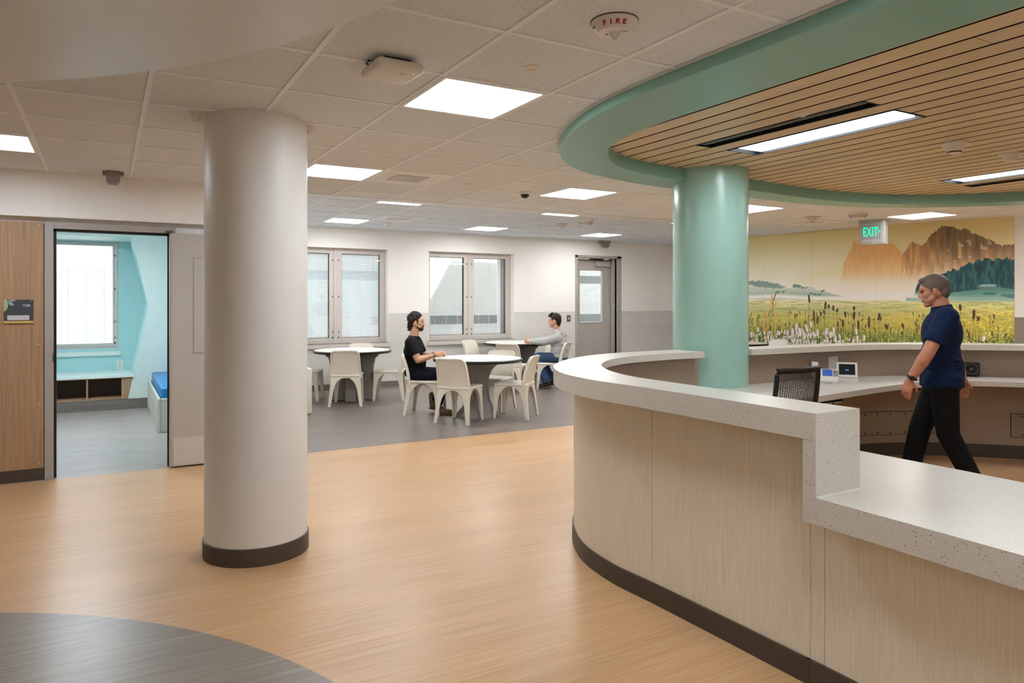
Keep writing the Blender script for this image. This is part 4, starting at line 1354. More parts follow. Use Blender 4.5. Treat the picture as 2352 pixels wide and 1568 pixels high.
BN = thing('cubby_bench', 'built-in bench with two wood cubbies under the mint window', 'bench', (0, 11.05, 0))
b = MB(); b.prism([(-1.55, -0.03), (0.347, -0.03), (0.335, 0.0), (0.335, 0.85), (-1.55, 0.85)], 0.442, 0.474)
bevel(b.build('bench_top', M['bench_top'], BN), 0.003)
b = MB()
cub = [(-1.50, -0.93), (-0.91, -0.588), (-0.566, -0.221), (-0.206, 0.191)]
b.box(-1.55, 0.20, 0.0, 0.40, 0.430, 0.442); b.box(-1.55, 0.20, 0.0, 0.40, 0.145, 0.162)
xs = [(-1.55, -1.50), (-0.588, -0.566), (-0.226, -0.206), (0.191, 0.205)]
xs = [(-1.55, -1.53), (-1.0, -0.98), (-0.602, -0.582), (-0.231, -0.211), (0.191, 0.205)]
for x0, x1 in xs: b.box(x0, x1, 0.0, 0.40, 0.162, 0.430)
b.build('carcass', M['panel_wood'], BN)
MB().box(-1.55, 0.20, 0.38, 0.40, 0.145, 0.44).build('back_panel', plain('dark_cubby_back', rgb(92, 74, 62), 0.6), BN)
b = MB(); yprism(b, [(0.205, 0.145), (0.270, 0.145), (0.330, 0.442), (0.205, 0.442)], 0.0, 0.03)
b.build('end_panel', M['panel_wood'], BN)
OT = thing('wall_outlet', 'white wall outlet above the mint bench', 'outlet', (0.183, 11.9, 0.545))
MB().box(-0.042, 0.042, -0.007, 0.0, -0.065, 0.065).build('plate', M['white_plastic'], OT)
b = MB()
for sz in (-0.02, 0.022):
    b.lathe([(0.0, 0.0), (0.016, 0.0), (0.016, 0.003)], n=20, M4=Matrix.Translation((0, -0.006, sz)) @ rx)
b.build('socket', M['sign_pale'], OT)
BD = thing('bed', 'low beige moulded bed with bright blue mattress in the mint room', 'bed', (0.98, 9.94, 0))
b = MB()
b.box(-0.462, -0.43, -1.07, 1.07, 0, 0.385); b.box(0.38, 0.41, -1.07, 1.07, 0, 0.385)
b.box(-0.43, 0.38, -1.07, -1.035, 0, 0.385); b.box(-0.43, 0.38, 1.035, 1.07, 0, 0.385); b.box(-0.43, 0.38, -1.035, 1.035, 0.24, 0.29)
fr = bevel(b.build('bed_frame', M['bed_frame'], BD), 0.008)
for k in range(7):
    y = -0.92 + k * 0.30
    MB().rbox(-0.468, -0.455, y, y + 0.07, 0.03, 0.28, 0.005).build('rib', M['bed_frame'], fr)
b = MB(); b.rbox(-0.42, 0.37, -1.02, 1.02, 0.292, 0.505, 0.03)
b.build('mattress', M['blue'], BD, smooth=True)
# ================================================================ more below
# ================================================================ DAYROOM FURNITURE
def make_chair():
    root = thing('moulded_chair', 'x', 'chair', (0, 0, 0), 0, 'ivory moulded chairs round the dayroom tables')
    b = MB(); b.rbox(-0.212, 0.226, -0.212, 0.212, 0.412, 0.452, 0.018)
    b.grid([[Vector((-0.16 + 0.34 * i / 6, -0.16 + 0.32 * j / 6, 0.4535 + 0.0 * i)) for j in range(7)] for i in range(7)])
    b.build('seat', M['chair'], root, smooth=True, auto=50)
    for fx in (1, -1):
        for fy in (1, -1):
            pt = (0.214, 0.203) if fx > 0 else (-0.204, 0.203)
            pf = (0.236, 0.214) if fx > 0 else (-0.252, 0.242)
            rows = []
            for k in range(15):
                t = k / 14
                s = t ** 0.9
                cx = pf[0] + (pt[0] - pf[0]) * s; cy = pf[1] + (pt[1] - pf[1]) * s
                w = 0.040 + 0.028 * t + 0.142 * t ** 7
                th = 0.016
                X, Y = -fx, -1
                P = [(cx, cy), (cx + X * w, cy), (cx + X * w, cy + Y * th), (cx + X * th, cy + Y * th), (cx + X * th, cy + Y * w), (cx, cy + Y * w)]
                rows.append([Vector((p[0], p[1] * fy, 0.43 * t)) for p in P])
            b = MB(); b.grid(rows, True)
            b._face([b.bm.verts[-6 + i] for i in range(6)]) if False else None
            b.bm.verts.ensure_lookup_table()
            b._face([b.bm.verts[i] for i in range(6)]); n = len(b.bm.verts); b._face([b.bm.verts[n - 6 + i] for i in range(6)])
            bevel(b.build('leg', M['chair'], root, smooth=True, auto=30), 0.004)
    def bp(u, w):
        hw = 0.222 - 0.022 * w
        zz = 0.405 + 0.398 * w
        if w > 0.8: hw *= 1 - 0.10 * ((w - 0.8) / 0.2) ** 3
        zz -= 0.016 * abs(u) ** 6 * w
        xx = -0.187 - 0.022 * w - 0.075 * w * w + 0.030 * u * u
        return Vector((xx, u * hw, zz))
    b = MB()
    F = [[bp(-1 + 2 * k / 14, w / 14) for k in range(15)] for w in range(15)]
    B = [[bp(-1 + 2 * k / 14, w / 14) + Vector((-0.014, 0, 0)) for k in range(15)] for w in range(15)]
    b.grid(F); b.grid(B)
    edge = [bp(-1, w / 14) for w in range(15)] + [bp(-1 + 2 * k / 14, 1) for k in range(1, 14)] + [bp(1, 1 - w / 14) for w in range(15)]
    rows = []
    for i, p in enumerate(edge):
        mid = (edge[min(i + 1, len(edge) - 1)] - edge[max(i - 1, 0)]).normalized()
        inw = (bp(0, 0.5) - p); inw = (inw - mid * inw.dot(mid)); inw.x = 0; inw = inw.normalized()
        wid = 0.026
        dpt = 0.034 if (i < 15 or i >= 28) else 0.026
        rows.append([p + Vector((0.006, 0, 0)), p + Vector((-dpt, 0, 0)), p + Vector((-dpt, 0, 0)) + inw * wid * 0.6, p + inw * wid + Vector((-0.012, 0, 0)), p + inw * wid * 0.7 + Vector((0.004, 0, 0))])
    b.grid(rows, True)
    # skirt below the back panel
    b.grid([[Vector((-0.197, y, z_)) for y in (-0.19, -0.12, -0.05, 0.05, 0.12, 0.19)] for z_ in (0.44, 0.40)])
    b.build('backrest', M['chair'], root, smooth=True, auto=45)
    return root
chair0 = make_chair()
T2, T1, T3, T4 = (4.245, 8.16), (3.275, 10.42), (6.46, 10.92), (9.80, 8.95)
first = [True]
def chair(x, y, face, label):
    if first[0]:
        first[0] = False
        chair0.location = (x, y, 0); chair0.rotation_euler = (0, 0, R(face)); chair0['label'] = label
        return chair0
    return dup(chair0, (x, y, 0), R(face), label)
chair(3.862, 7.905, 37, 'ivory moulded chair with its back to the viewer at the pedestal table')
chair(4.63, 7.86, 132, 'ivory moulded chair nearest the reception desk, in profile at the pedestal table')
CH1 = (3.745, 8.70, -38)
chair(*CH1, 'ivory moulded chair under the bearded man in black')
chair(4.68, 8.52, -143, 'ivory moulded chair on the far side of the pedestal table, its top edge showing')
chair(3.06, 9.98, 66, 'ivory moulded chair with its back to the viewer at the table by the white column')
chair(3.80, 10.22, 152, 'ivory moulded chair behind the bearded man, facing the table by the white column')
chair(2.66, 10.78, -27, 'ivory moulded chair half hidden by the white column')
chair(3.62, 11.12, -114, 'ivory moulded chair under the first window, only its top edge above the table')
chair(5.90, 10.10, 40, 'ivory moulded chair with its back to the viewer at the farther table')
chair(5.86, 11.14, -60, 'ivory moulded chair under the second window, turned to the farther table')
CH2 = (6.70, 10.09, 130)
chair(*CH2, 'ivory moulded chair under the man in the grey hoodie')
chair(7.18, 11.05, 190, 'ivory moulded chair on the far side of the farther table, behind the grey hoodie')
chair(10.45, 8.72, 180, 'ivory moulded chair seen over the desk ledge in front of the mural')

def table(x, y, label, pedestal, rot):
    T = thing('round_table', label, 'table', (x, y, 0), R(rot), 'round dayroom tables')
    r = 0.585
    MB().lathe([(r - 0.022, 0.730), (r - 0.022, 0.7562), (0, 0.7562)], n=72).build('tabletop', M['table_top'], T)
    MB().lathe([(r - 0.0225, 0.7555), (r - 0.010, 0.7545), (r - 0.001, 0.746), (r, 0.736), (r - 0.004, 0.724), (r - 0.014, 0.716), (r - 0.03, 0.714)], n=72).build('edge_band', M['table_edge'], T, smooth=True)
    MB().lathe([(r - 0.028, 0.716), (r - 0.028, 0.730), (0, 0.730)], n=48).build('underside', M['table_base'], T)
    if pedestal:
        prof = [(0.285, 0.0), (0.287, 0.028), (0.272, 0.045), (0.205, 0.12), (0.160, 0.22), (0.138, 0.33), (0.134, 0.42), (0.148, 0.52), (0.190, 0.61), (0.255, 0.672), (0.325, 0.70), (0.335, 0.716)]
        rows = []
        n = 96
        for rr, z in prof:
            row = []
            for k in range(n):
                a = 2 * PI * k / n
                m_ = max(0.0, math.cos(4 * a)); m_ = 1.0 if m_ > 0.75 else (m_ / 0.75) ** 4
                q = rr + 0.020 * m_ * (1 if 0.03 < z < 0.7 else 0.2)
                row.append(Vector((q * math.cos(a), q * math.sin(a), z)))
            rows.append(row)
        b = MB(); b.grid(rows, True)
        b.build('pedestal', M['table_base'], T, smooth=True, auto=50)
    else:
        b = MB(); b.cyl(0, 0, 0, 0.716, 0.11, 20)
        b.build('core', M['table_base'], T, smooth=True)
        for k in range(4):
            M4 = Matrix.Rotation(PI / 2 * k + PI / 4, 4, 'Z') @ Matrix(((1, 0, 0, 0), (0, 0, -1, 0), (0, 1, 0, 0), (0, 0, 0, 1)))
            out = [(0.0, 0.0), (0.345, 0.0), (0.345, 0.03), (0.318, 0.20), (0.312, 0.36), (0.325, 0.52), (0.350, 0.645), (0.395, 0.665), (0.395, 0.716), (0.0, 0.716)]
            b = MB(); b.prism(out, -0.075, 0.075, M4)
            bevel(b.build('fin', M['table_base'], T), 0.018, 3)
    return T
table(*T2, 'round white table with black edge on a flared grey pedestal, nearest the viewer', True, 25)
table(*T1, 'round white table with black edge on finned grey base beside the white column', False, 22)
table(*T3, 'round white table with black edge in front of the man in the grey hoodie', False, 10)
table(*T4, 'round white table with black edge seen over the desk ledge before the mural', False, 20)

LC = thing('lounge_chair', 'beige lounge chair mostly hidden behind the white column', 'armchair', (2.03, 9.64, 0))
def arm(b, x0, x1):
    P = [(-0.33, 0.0), (0.33, 0.0), (0.33, 0.45), (0.31, 0.56), (0.25, 0.61), (-0.33, 0.61)]
    b.rbox(x0, x1, -0.33, 0.33, 0.0, 0.615, 0.03)
for x0, x1 in ((-0.355, -0.27), (0.27, 0.355)):
    b = MB(); arm(b, x0, x1); b.build('arm', M['chair'], LC, smooth=True)
b = MB(); b.rbox(-0.268, 0.268, -0.32, 0.28, 0.10, 0.43, 0.03); b.build('seat', M['chair'], LC, smooth=True)
b = MB(); b.rbox(-0.268, 0.268, 0.20, 0.33, 0.10, 0.60, 0.03); b.build('backrest', M['chair'], LC, smooth=True)

# ================================================================ MURAL
def build_mural():
    A = np.array([10.832, 9.573]); B = np.array([11.421, 5.254])
    D = (B - A) / np.linalg.norm(B - A)
    nrm = np.array([D[1], -D[0]])
    if nrm[0] > 0: nrm = -nrm
    NU, NZ = 700, 400
    U = np.linspace(0.0, 4.36, NU); Z = np.linspace(0.11, 2.733, NZ)
    u, z = np.meshgrid(U, Z)
    rs = np.random.RandomState(7)
    def vnoise(su, sz, seed):
        r = np.random.RandomState(seed)
        nu, nz = int(4.4 / su) + 3, int(2.8 / sz) + 3
        g = r.rand(nz, nu)
        fu, fz = u / su, z / sz
        iu, iz = np.floor(fu).astype(int), np.floor(fz).astype(int)
        tu, tz = fu - iu, fz - iz
        tu = tu * tu * (3 - 2 * tu); tz = tz * tz * (3 - 2 * tz)
        return (g[iz, iu] * (1 - tu) + g[iz, iu + 1] * tu) * (1 - tz) + (g[iz + 1, iu] * (1 - tu) + g[iz + 1, iu + 1] * tu) * tz
    def pol(P):
        m = np.zeros(u.shape, bool)
        n = len(P)
        for i in range(n):
            (x1, y1), (x2, y2) = P[i], P[(i + 1) % n]
            if y1 == y2: continue
            c = ((y1 > z) != (y2 > z)) & (u < (x2 - x1) * (z - y1) / (y2 - y1) + x1)
            m ^= c
        return m
    c3 = lambda r, g, b_: np.array([r, g, b_]) / 255.0
    def grad(v, stops):
        v = np.clip(v, stops[0][0], stops[-1][0])
        xs = [s[0] for s in stops]
        return np.stack([np.interp(v, xs, [s[1][k] / 255.0 for s in stops]) for k in range(3)], -1)
    def put(mask, col, a=1.0):
        a = a if isinstance(a, np.ndarray) else np.full(u.shape, a)
        w = (mask * a)[..., None]
        C_[:] = C_ * (1 - w) + col * w
    # sky
    left = grad(z, [(1.5, (244, 236, 214)), (1.85, (238, 230, 196)), (2.2, (222, 210, 160)), (2.75, (196, 174, 106))])
    right = grad(z, [(1.5, (244, 226, 200)), (1.85, (236, 206, 160)), (2.2, (214, 192, 134)), (2.75, (186, 160, 100))])
    w = np.clip((u - 0.9) / 2.2, 0, 1)[..., None]
    C_ = left * (1 - w) + right * w
    # distant ridge, two mountains that melt into haze
    put(pol([(0.97, 1.5), (0.97, 1.84), (1.01, 1.92), (1.11, 1.94), (1.23, 1.97), (1.3, 2.02), (1.4, 2.07), (1.56, 2.08), (1.7, 2.1), (1.81, 2.11), (1.88, 2.1), (1.95, 1.5)]), c3(224, 200, 140), np.clip((z - 1.72) / 0.4, 0, 0.75))
    m1 = [(1.78, 1.5), (1.82, 1.82), (1.88, 2.04), (1.89, 2.12), (1.94, 2.23), (1.98, 2.34), (2.02, 2.35), (2.05, 2.48), (2.14, 2.53), (2.23, 2.48), (2.39, 2.49), (2.52, 2.47), (2.64, 2.45), (2.68, 2.43), (2.71, 2.43), (2.74, 2.39), (2.79, 2.34), (2.82, 2.28), (2.83, 2.22), (2.9, 1.9), (2.95, 1.5)]
    jag = (vnoise(0.018, 0.5, 3) - 0.5) * 0.03
    z0 = z; z = z0 + jag
    k1 = pol(m1)
    col1 = grad(z0, [(1.6, (242, 214, 178)), (1.9, (226, 172, 116)), (2.2, (212, 142, 82)), (2.5, (204, 136, 82))])
    put(k1, col1 * (0.95 + 0.1 * vnoise(0.03, 0.12, 5))[..., None], np.clip((z0 - 1.58) / 0.3, 0, 1))
    m2 = [(2.80, 1.5), (2.82, 1.8), (2.83, 2.22), (2.86, 2.28), (2.91, 2.33), (2.94, 2.39), (2.99, 2.44), (3.05, 2.41), (3.09, 2.39), (3.12, 2.36), (3.18, 2.41), (3.21, 2.43), (3.23, 2.5), (3.29, 2.55), (3.32, 2.56), (3.38, 2.63), (3.43, 2.66), (3.5, 2.64), (3.57, 2.63), (3.63, 2.6), (3.68, 2.57), (3.73, 2.6), (3.77, 2.57), (3.83, 2.51), (3.91, 2.48), (4.0, 2.43), (4.08, 2.39), (4.14, 2.34), (4.21, 2.3), (4.27, 2.31), (4.37, 2.31), (4.39, 1.5)]
    k2 = pol(m2)
    z = z0
    colL = grad(z, [(1.65, (240, 212, 180)), (1.85, (214, 170, 124)), (2.05, (178, 128, 84)), (2.35, (150, 104, 66)), (2.6, (116, 88, 62))])
    colR = grad(z, [(1.65, (236, 214, 186)), (1.95, (188, 158, 124)), (2.1, (140, 112, 84)), (2.3, (98, 80, 60)), (2.6, (84, 70, 52))])
    w = np.clip((u - 3.05) / 0.45, 0, 1)[..., None]
    rock = (0.82 + 0.36 * vnoise(0.035, 0.22, 11)) * (0.93 + 0.14 * vnoise(0.012, 0.03, 12))
    put(k2, (colL * (1 - w) + colR * w) * rock[..., None], np.clip((z - 1.62) / 0.25, 0, 1))
    warm = np.clip(vnoise(0.06, 0.25, 21) - 0.62, 0, 1) * 3 * (z < 2.4) * (z > 1.95) * (u > 3.2)
    put(k2, c3(206, 150, 92), np.clip(warm, 0, 0.7))
    snow = (vnoise(0.05, 0.06, 23) > 0.86) & (u > 3.5) & (z > 2.1) & (z < 2.5)
    put(k2 & snow, c3(206, 176, 150), 0.55)
    # haze bands
    haze = np.exp(-((z - 1.72) / 0.16) ** 2) * 0.75 * np.clip((u - 0.6) / 1.0, 0, 1)
    put(np.ones_like(k1), c3(246, 224, 196), haze)
    # far meadow hills on the left
    lh = [(0.0, 1.76), (0.18, 1.79), (0.37, 1.73), (0.63, 1.735), (0.99, 1.73), (1.18, 1.73), (1.33, 1.71), (1.47, 1.68), (1.56, 1.66), (1.7, 1.62), (1.88, 1.58), (1.95, 1.56), (1.56, 1.5), (0.0, 1.5)]
    put(pol(lh), grad(z + 0.03 * vnoise(0.2, 0.02, 31), [(1.5, (176, 184, 160)), (1.62, (118, 146, 128)), (1.72, (160, 176, 156)), (1.8, (176, 188, 168))]))
    edge = (vnoise(0.022, 0.4, 33) - 0.5) * 0.045
    z = z0 + edge
    put(pol([(0.0, 1.88), (0.2, 1.88), (0.39, 1.87), (0.58, 1.82), (0.68, 1.81), (0.84, 1.75), (0.63, 1.73), (0.39, 1.735), (0.18, 1.79), (0.0, 1.81)]), c3(74, 98, 96), 0.85)
    put(pol([(0.96, 1.79), (1.08, 1.785), (1.18, 1.75), (1.3, 1.735), (1.42, 1.72), (1.18, 1.725), (0.96, 1.73)]), c3(72, 96, 92), 0.9)
    for cu_, cz_ in ((0.66, 1.665), (0.77, 1.67), (1.30, 1.62), (1.38, 1.615), (1.46, 1.61), (1.52, 1.68)):
        put(((u - cu_) / 0.035) ** 2 + ((z - cz_) / 0.018) ** 2 < 1, c3(62, 86, 84), 0.9)
    # dark forest slope on the right
    fo = [(3.0, 1.5), (3.05, 1.71), (3.08, 1.78), (3.18, 1.83), (3.31, 1.87), (3.4, 1.9), (3.47, 1.93), (3.54, 1.97), (3.61, 1.98), (3.68, 1.99), (3.72, 2.04), (3.78, 2.07), (3.85, 2.07), (3.9, 2.11), (3.96, 2.11), (4.01, 2.13), (4.05, 2.13), (4.09, 2.09), (4.16, 2.11), (4.24, 2.11), (4.3, 2.11), (4.38, 2.1), (4.38, 1.5)]
    z = z0 + edge * 1.3
    put(pol(fo), grad(vnoise(0.03, 0.09, 41), [(0, (18, 42, 50)), (0.5, (28, 58, 64)), (1, (44, 82, 84))]))
    z = z0
    hl = [(2.9, 1.56), (3.2, 1.62), (3.4, 1.61), (3.83, 1.66), (4.16, 1.70), (4.38, 1.66), (4.38, 1.38), (2.9, 1.42)]
    put(pol(hl), grad(z + 0.05 * vnoise(0.25, 0.02, 43), [(1.4, (196, 196, 130)), (1.5, (130, 168, 148)), (1.6, (76, 124, 116)), (1.7, (58, 104, 98))]))
    put(pol([(3.92, 1.66), (3.92, 1.715), (3.96, 1.73), (4.0, 1.715), (4.14, 1.725), (4.13, 1.665)]), c3(70, 92, 94))
    put(pol([(3.89, 1.71), (3.96, 1.745), (4.13, 1.74), (4.15, 1.715), (4.0, 1.71)]), c3(108, 148, 156))
    for cu_, cz_ in ((4.28, 1.58), (4.34, 1.56), (4.05, 1.605)):
        put(((u - cu_) / 0.09) ** 2 + ((z - cz_) / 0.022) ** 2 < 1, c3(40, 74, 74), 0.8)
    # fog
    put(np.ones_like(k1), c3(250, 242, 226), np.exp(-((z - 1.565 - 0.02 * np.sin(u * 3)) / 0.035) ** 2) * np.where(u < 3.0, 0.9, np.clip(0.9 - (u - 3.0) * 2, 0.1, 1)))
    put(np.ones_like(k1), c3(232, 238, 230), np.exp(-((z - 1.62) / 0.03) ** 2) * np.exp(-((u - 2.6) / 0.5) ** 2) * 0.8)
    # meadow
    top = np.interp(u, [0, 4.36], [1.525, 1.49])
    mk = z < top
    md = grad(z + 0.06 * (vnoise(0.35, 0.03, 51) - 0.5), [(0.1, (40, 58, 22)), (0.75, (56, 74, 28)), (0.92, (92, 100, 38)), (1.05, (138, 128, 54)), (1.2, (172, 154, 72)), (1.34, (150, 156, 96)), (1.42, (186, 178, 112)), (1.52, (214, 204, 156))])
    mr = grad(z + 0.06 * (vnoise(0.3, 0.03, 52) - 0.5), [(0.1, (44, 64, 26)), (0.86, (70, 86, 36)), (1.0, (124, 120, 46)), (1.15, (166, 146, 54)), (1.3, (176, 158, 72)), (1.42, (182, 186, 110)), (1.52, (150, 176, 142))])
    w = np.clip((u - 2.3) / 1.6, 0, 1)[..., None]
    put(mk, md * (1 - w) + mr * w)
    gr = vnoise(0.016, 0.12, 55) * 0.6 + vnoise(0.007, 0.05, 56) * 0.4
    put(mk & (gr > 0.60), c3(36, 56, 26), np.clip((1.15 - z) / 0.5, 0, 0.7))
    put(mk & (gr < 0.36), c3(214, 200, 112), np.clip((1.25 - z) / 0.8, 0, 0.5))
    hz = vnoise(0.16, 0.014, 57)
    put(mk & (hz > 0.62), c3(110, 122, 66), np.clip((z - 1.02) / 0.3, 0, 0.55))
    yl = vnoise(0.02, 0.014, 58)
    put(mk & (yl > 0.74) & (u > 1.9), c3(238, 206, 70), np.clip((u - 1.9) / 2, 0, 0.75))
    put(mk & (yl < 0.14) & (z < 1.1), c3(232, 226, 196), 0.5)
    def spike(uc, zt, zb, wd, col, stem=0.0, lean=0.0):
        j0, j1 = np.searchsorted(U, [uc - wd - abs(lean) - 0.03, uc + wd + abs(lean) + 0.03])
        i0, i1 = np.searchsorted(Z, [max(0.11, zb - stem - 0.01), zt + 0.01])
        if i1 <= i0 or j1 <= j0: return
        uu, zz = u[i0:i1, j0:j1], z[i0:i1, j0:j1]
        zc, hh = (zt + zb) / 2, (zt - zb) / 2
        ce = uc + lean * (zz - zc) / max(hh, 1e-3) * 0.5
        m = ((uu - ce) / wd) ** 2 + ((zz - zc) / hh) ** 4 < 1
        s = C_[i0:i1, j0:j1]
        shade = np.clip(0.85 + 0.5 * (uu - ce) / wd, 0.6, 1.25)[..., None]
        if stem > 0:
            ms = (np.abs(uu - uc) < 0.004) & (zz < zb) & (zz > zb - stem)
            s[ms] = s[ms] * 0.35 + c3(70, 84, 40) * 0.65
        s[m] = (np.clip(col * shade, 0, 1) * np.ones(uu.shape + (3,)))[m]
    brown = c3(66, 46, 30)
    for uc, zt, zb, st in ((1.27, 1.61, 1.46, 0.3), (1.57, 1.49, 1.35, 0.3), (2.07, 1.41, 1.34, 0.1), (2.07, 1.32, 1.18, 0.2), (2.48, 1.30, 1.17, 0.2), (2.32, 1.24, 1.04, 0.1), (2.14, 1.17, 1.02, 0.1), (1.36, 1.33, 1.12, 0.1), (1.92, 1.32, 1.22, 0.2), (1.88, 1.18, 1.05, 0.1), (3.85, 1.37, 1.22, 0.1), (3.91, 1.27, 1.2, 0.1), (3.67, 1.45, 1.35, 0.2), (2.85, 1.14, 1.06, 0.1), (2.59, 1.12, 1.04, 0.2), (1.43, 1.23, 1.09, 0.2), (1.63, 1.44, 1.37, 0.2), (1.71, 1.42, 1.33, 0.2), (1.78, 1.37, 1.3, 0.2), (1.55, 1.34, 1.26, 0.2), (1.49, 1.31, 1.23, 0.2)):
        spike(uc, zt, zb, 0.019, brown, st, rs.uniform(-0.02, 0.02))
    for k in range(150):
        uc = rs.uniform(0.0, 4.3); zt = rs.uniform(0.98, 1.34) if k < 110 else rs.uniform(0.7, 1.0)
        s_ = rs.uniform(0.02, 0.07)
        spike(uc, zt, zt - s_ * 1.6, 0.005 + 0.008 * rs.rand(), c3(74, 54, 34) * rs.uniform(0.8, 1.4), 0.15, rs.uniform(-0.03, 0.03))
    for k in range(420):
        uc = rs.uniform(0.0, 4.35); zt = rs.uniform(0.5, 1.0)
        spike(uc, zt, zt - rs.uniform(0.06, 0.2), 0.004, c3(56, 82, 36) * rs.uniform(0.8, 1.7), 0.0, rs.uniform(-0.07, 0.07))
    pink = c3(238, 212, 208)
    for k in range(260):
        uc = float(np.clip(rs.normal(1.15, 0.55), 0.1, 2.9)); zt = rs.uniform(0.70, 1.02) - 0.10 * abs(uc - 1.15)
        zt = max(zt, 0.55)
        spike(uc, zt, zt - rs.uniform(0.05, 0.085), rs.uniform(0.012, 0.02), pink * rs.uniform(0.86, 1.06) * np.array([1, 0.98, 1.0 + rs.uniform(-0.05, 0.08)]), 0.1, rs.uniform(-0.03, 0.03))
    for uc, zt, zb in ((1.02, 1.10, 0.97), (1.21, 1.08, 0.96), (1.3, 1.13, 1.03), (0.95, 1.0, 0.9), (0.85, 0.95, 0.86), (1.08, 1.02, 0.9), (1.16, 0.96, 0.86), (1.58, 1.02, 0.9), (1.71, 1.05, 0.92), (1.65, 0.96, 0.85), (1.42, 1.0, 0.88), (2.1, 1.03, 0.93), (2.12, 0.9, 0.8), (2.23, 0.93, 0.84), (2.05, 0.86, 0.76), (0.22, 0.8, 0.7), (0.24, 1.0, 0.91), (3.97, 0.98, 0.90), (3.77, 0.89, 0.8), (1.74, 0.89, 0.8)):
        spike(uc, zt, zb, 0.024, pink, 0.1, rs.uniform(-0.03, 0.03))
    # rusty plant on the left
    def stroke(P, wd, col):
        for (x1, y1), (x2, y2) in zip(P, P[1:]):
            L2 = (x2 - x1) ** 2 + (y2 - y1) ** 2
            t_ = np.clip(((u - x1) * (x2 - x1) + (z - y1) * (y2 - y1)) / L2, 0, 1)
            d2 = (u - x1 - t_ * (x2 - x1)) ** 2 + (z - y1 - t_ * (y2 - y1)) ** 2
            m = d2 < (wd * (0.7 + 0.6 * vnoise(0.01, 0.02, 71))) ** 2
            C_[m] = col
    rust = c3(176, 106, 54)
    stroke([(0.54, 0.4), (0.56, 1.22)], 0.010, c3(150, 120, 60))
    stroke([(0.56, 1.22), (0.56, 1.46), (0.62, 1.66)], 0.012, c3(122, 76, 44))
    for P in ([(0.56, 1.40), (0.52, 1.50)], [(0.57, 1.48), (0.53, 1.60)], [(0.57, 1.36), (0.63, 1.46)], [(0.56, 1.28), (0.50, 1.36)], [(0.56, 1.12), (0.66, 1.25)], [(0.46, 1.02), (0.39, 1.29)], [(0.42, 1.16), (0.47, 1.24)], [(0.31, 1.05), (0.40, 0.96), (0.48, 1.0)], [(0.39, 0.86), (0.45, 0.78)], [(0.28, 1.10), (0.33, 1.02)], [(0.45, 0.98), (0.40, 0.88)]):
        stroke(P, 0.010, rust)
    for P in ([(0.02, 1.0), (0.11, 1.26)], [(0.0, 1.14), (0.06, 1.06)], [(0.66, 0.84), (0.76, 0.88), (0.84, 0.86)], [(0.6, 0.78), (0.72, 0.86)]):
        stroke(P, 0.008, c3(62, 50, 30))
    # seams between the printed drops
    for us in (0.36, 1.33, 2.42, 3.71):
        put(np.abs(u - us) < 0.004, c3(120, 108, 84), 0.35)
    np.clip(C_, 0, 1, out=C_)
    C_ = 1 - (1 - C_) ** 1.75
    L_ = np.where(C_ <= 0.04045, C_ / 12.92, ((C_ + 0.055) / 1.055) ** 2.4)
    co = np.empty((NZ, NU, 3))
    co[..., 0] = A[0] + D[0] * u + nrm[0] * 0.006
    co[..., 1] = A[1] + D[1] * u + nrm[1] * 0.006
    co[..., 2] = z
    me = bpy.data.meshes.new('mural')
    nv = NU * NZ
    idx = np.arange(nv).reshape(NZ, NU)
    q = np.stack([idx[:-1, :-1], idx[:-1, 1:], idx[1:, 1:], idx[1:, :-1]], -1).reshape(-1, 4)
    me.vertices.add(nv); me.vertices.foreach_set('co', co.reshape(-1))
    me.loops.add(q.size); me.loops.foreach_set('vertex_index', q.reshape(-1).astype(np.int32))
    me.polygons.add(len(q)); me.polygons.foreach_set('loop_start', np.arange(0, q.size, 4, dtype=np.int32))
    me.update(calc_edges=True)
    at = me.color_attributes.new('print', 'FLOAT_COLOR', 'POINT')
    at.data.foreach_set('color', np.concatenate([L_, np.ones((NZ, NU, 1))], -1).astype(np.float32).reshape(-1))
    t = NT('mural_print')
    an = t.n('ShaderNodeVertexColor'); an.layer_name = 'print'
    me.materials.append(t.set(an.outputs[0], 0.5, 0.3))
    o = bpy.data.objects.new('mural', me); C.objects.link(o)
    return tag(o, 'large wall mural of a golden meadow, misty hills and rocky mountains', 'mural')
build_mural()
b = MB(); b.strip([(11.415, 5.25), (11.44, 5.07)], [(11.43, 5.25), (11.455, 5.07)], 0.1, 1.265)
tag(b.build('corner_guard', M['grey_plastic2']), 'grey vertical corner guard at the end of the mural', 'corner guard')

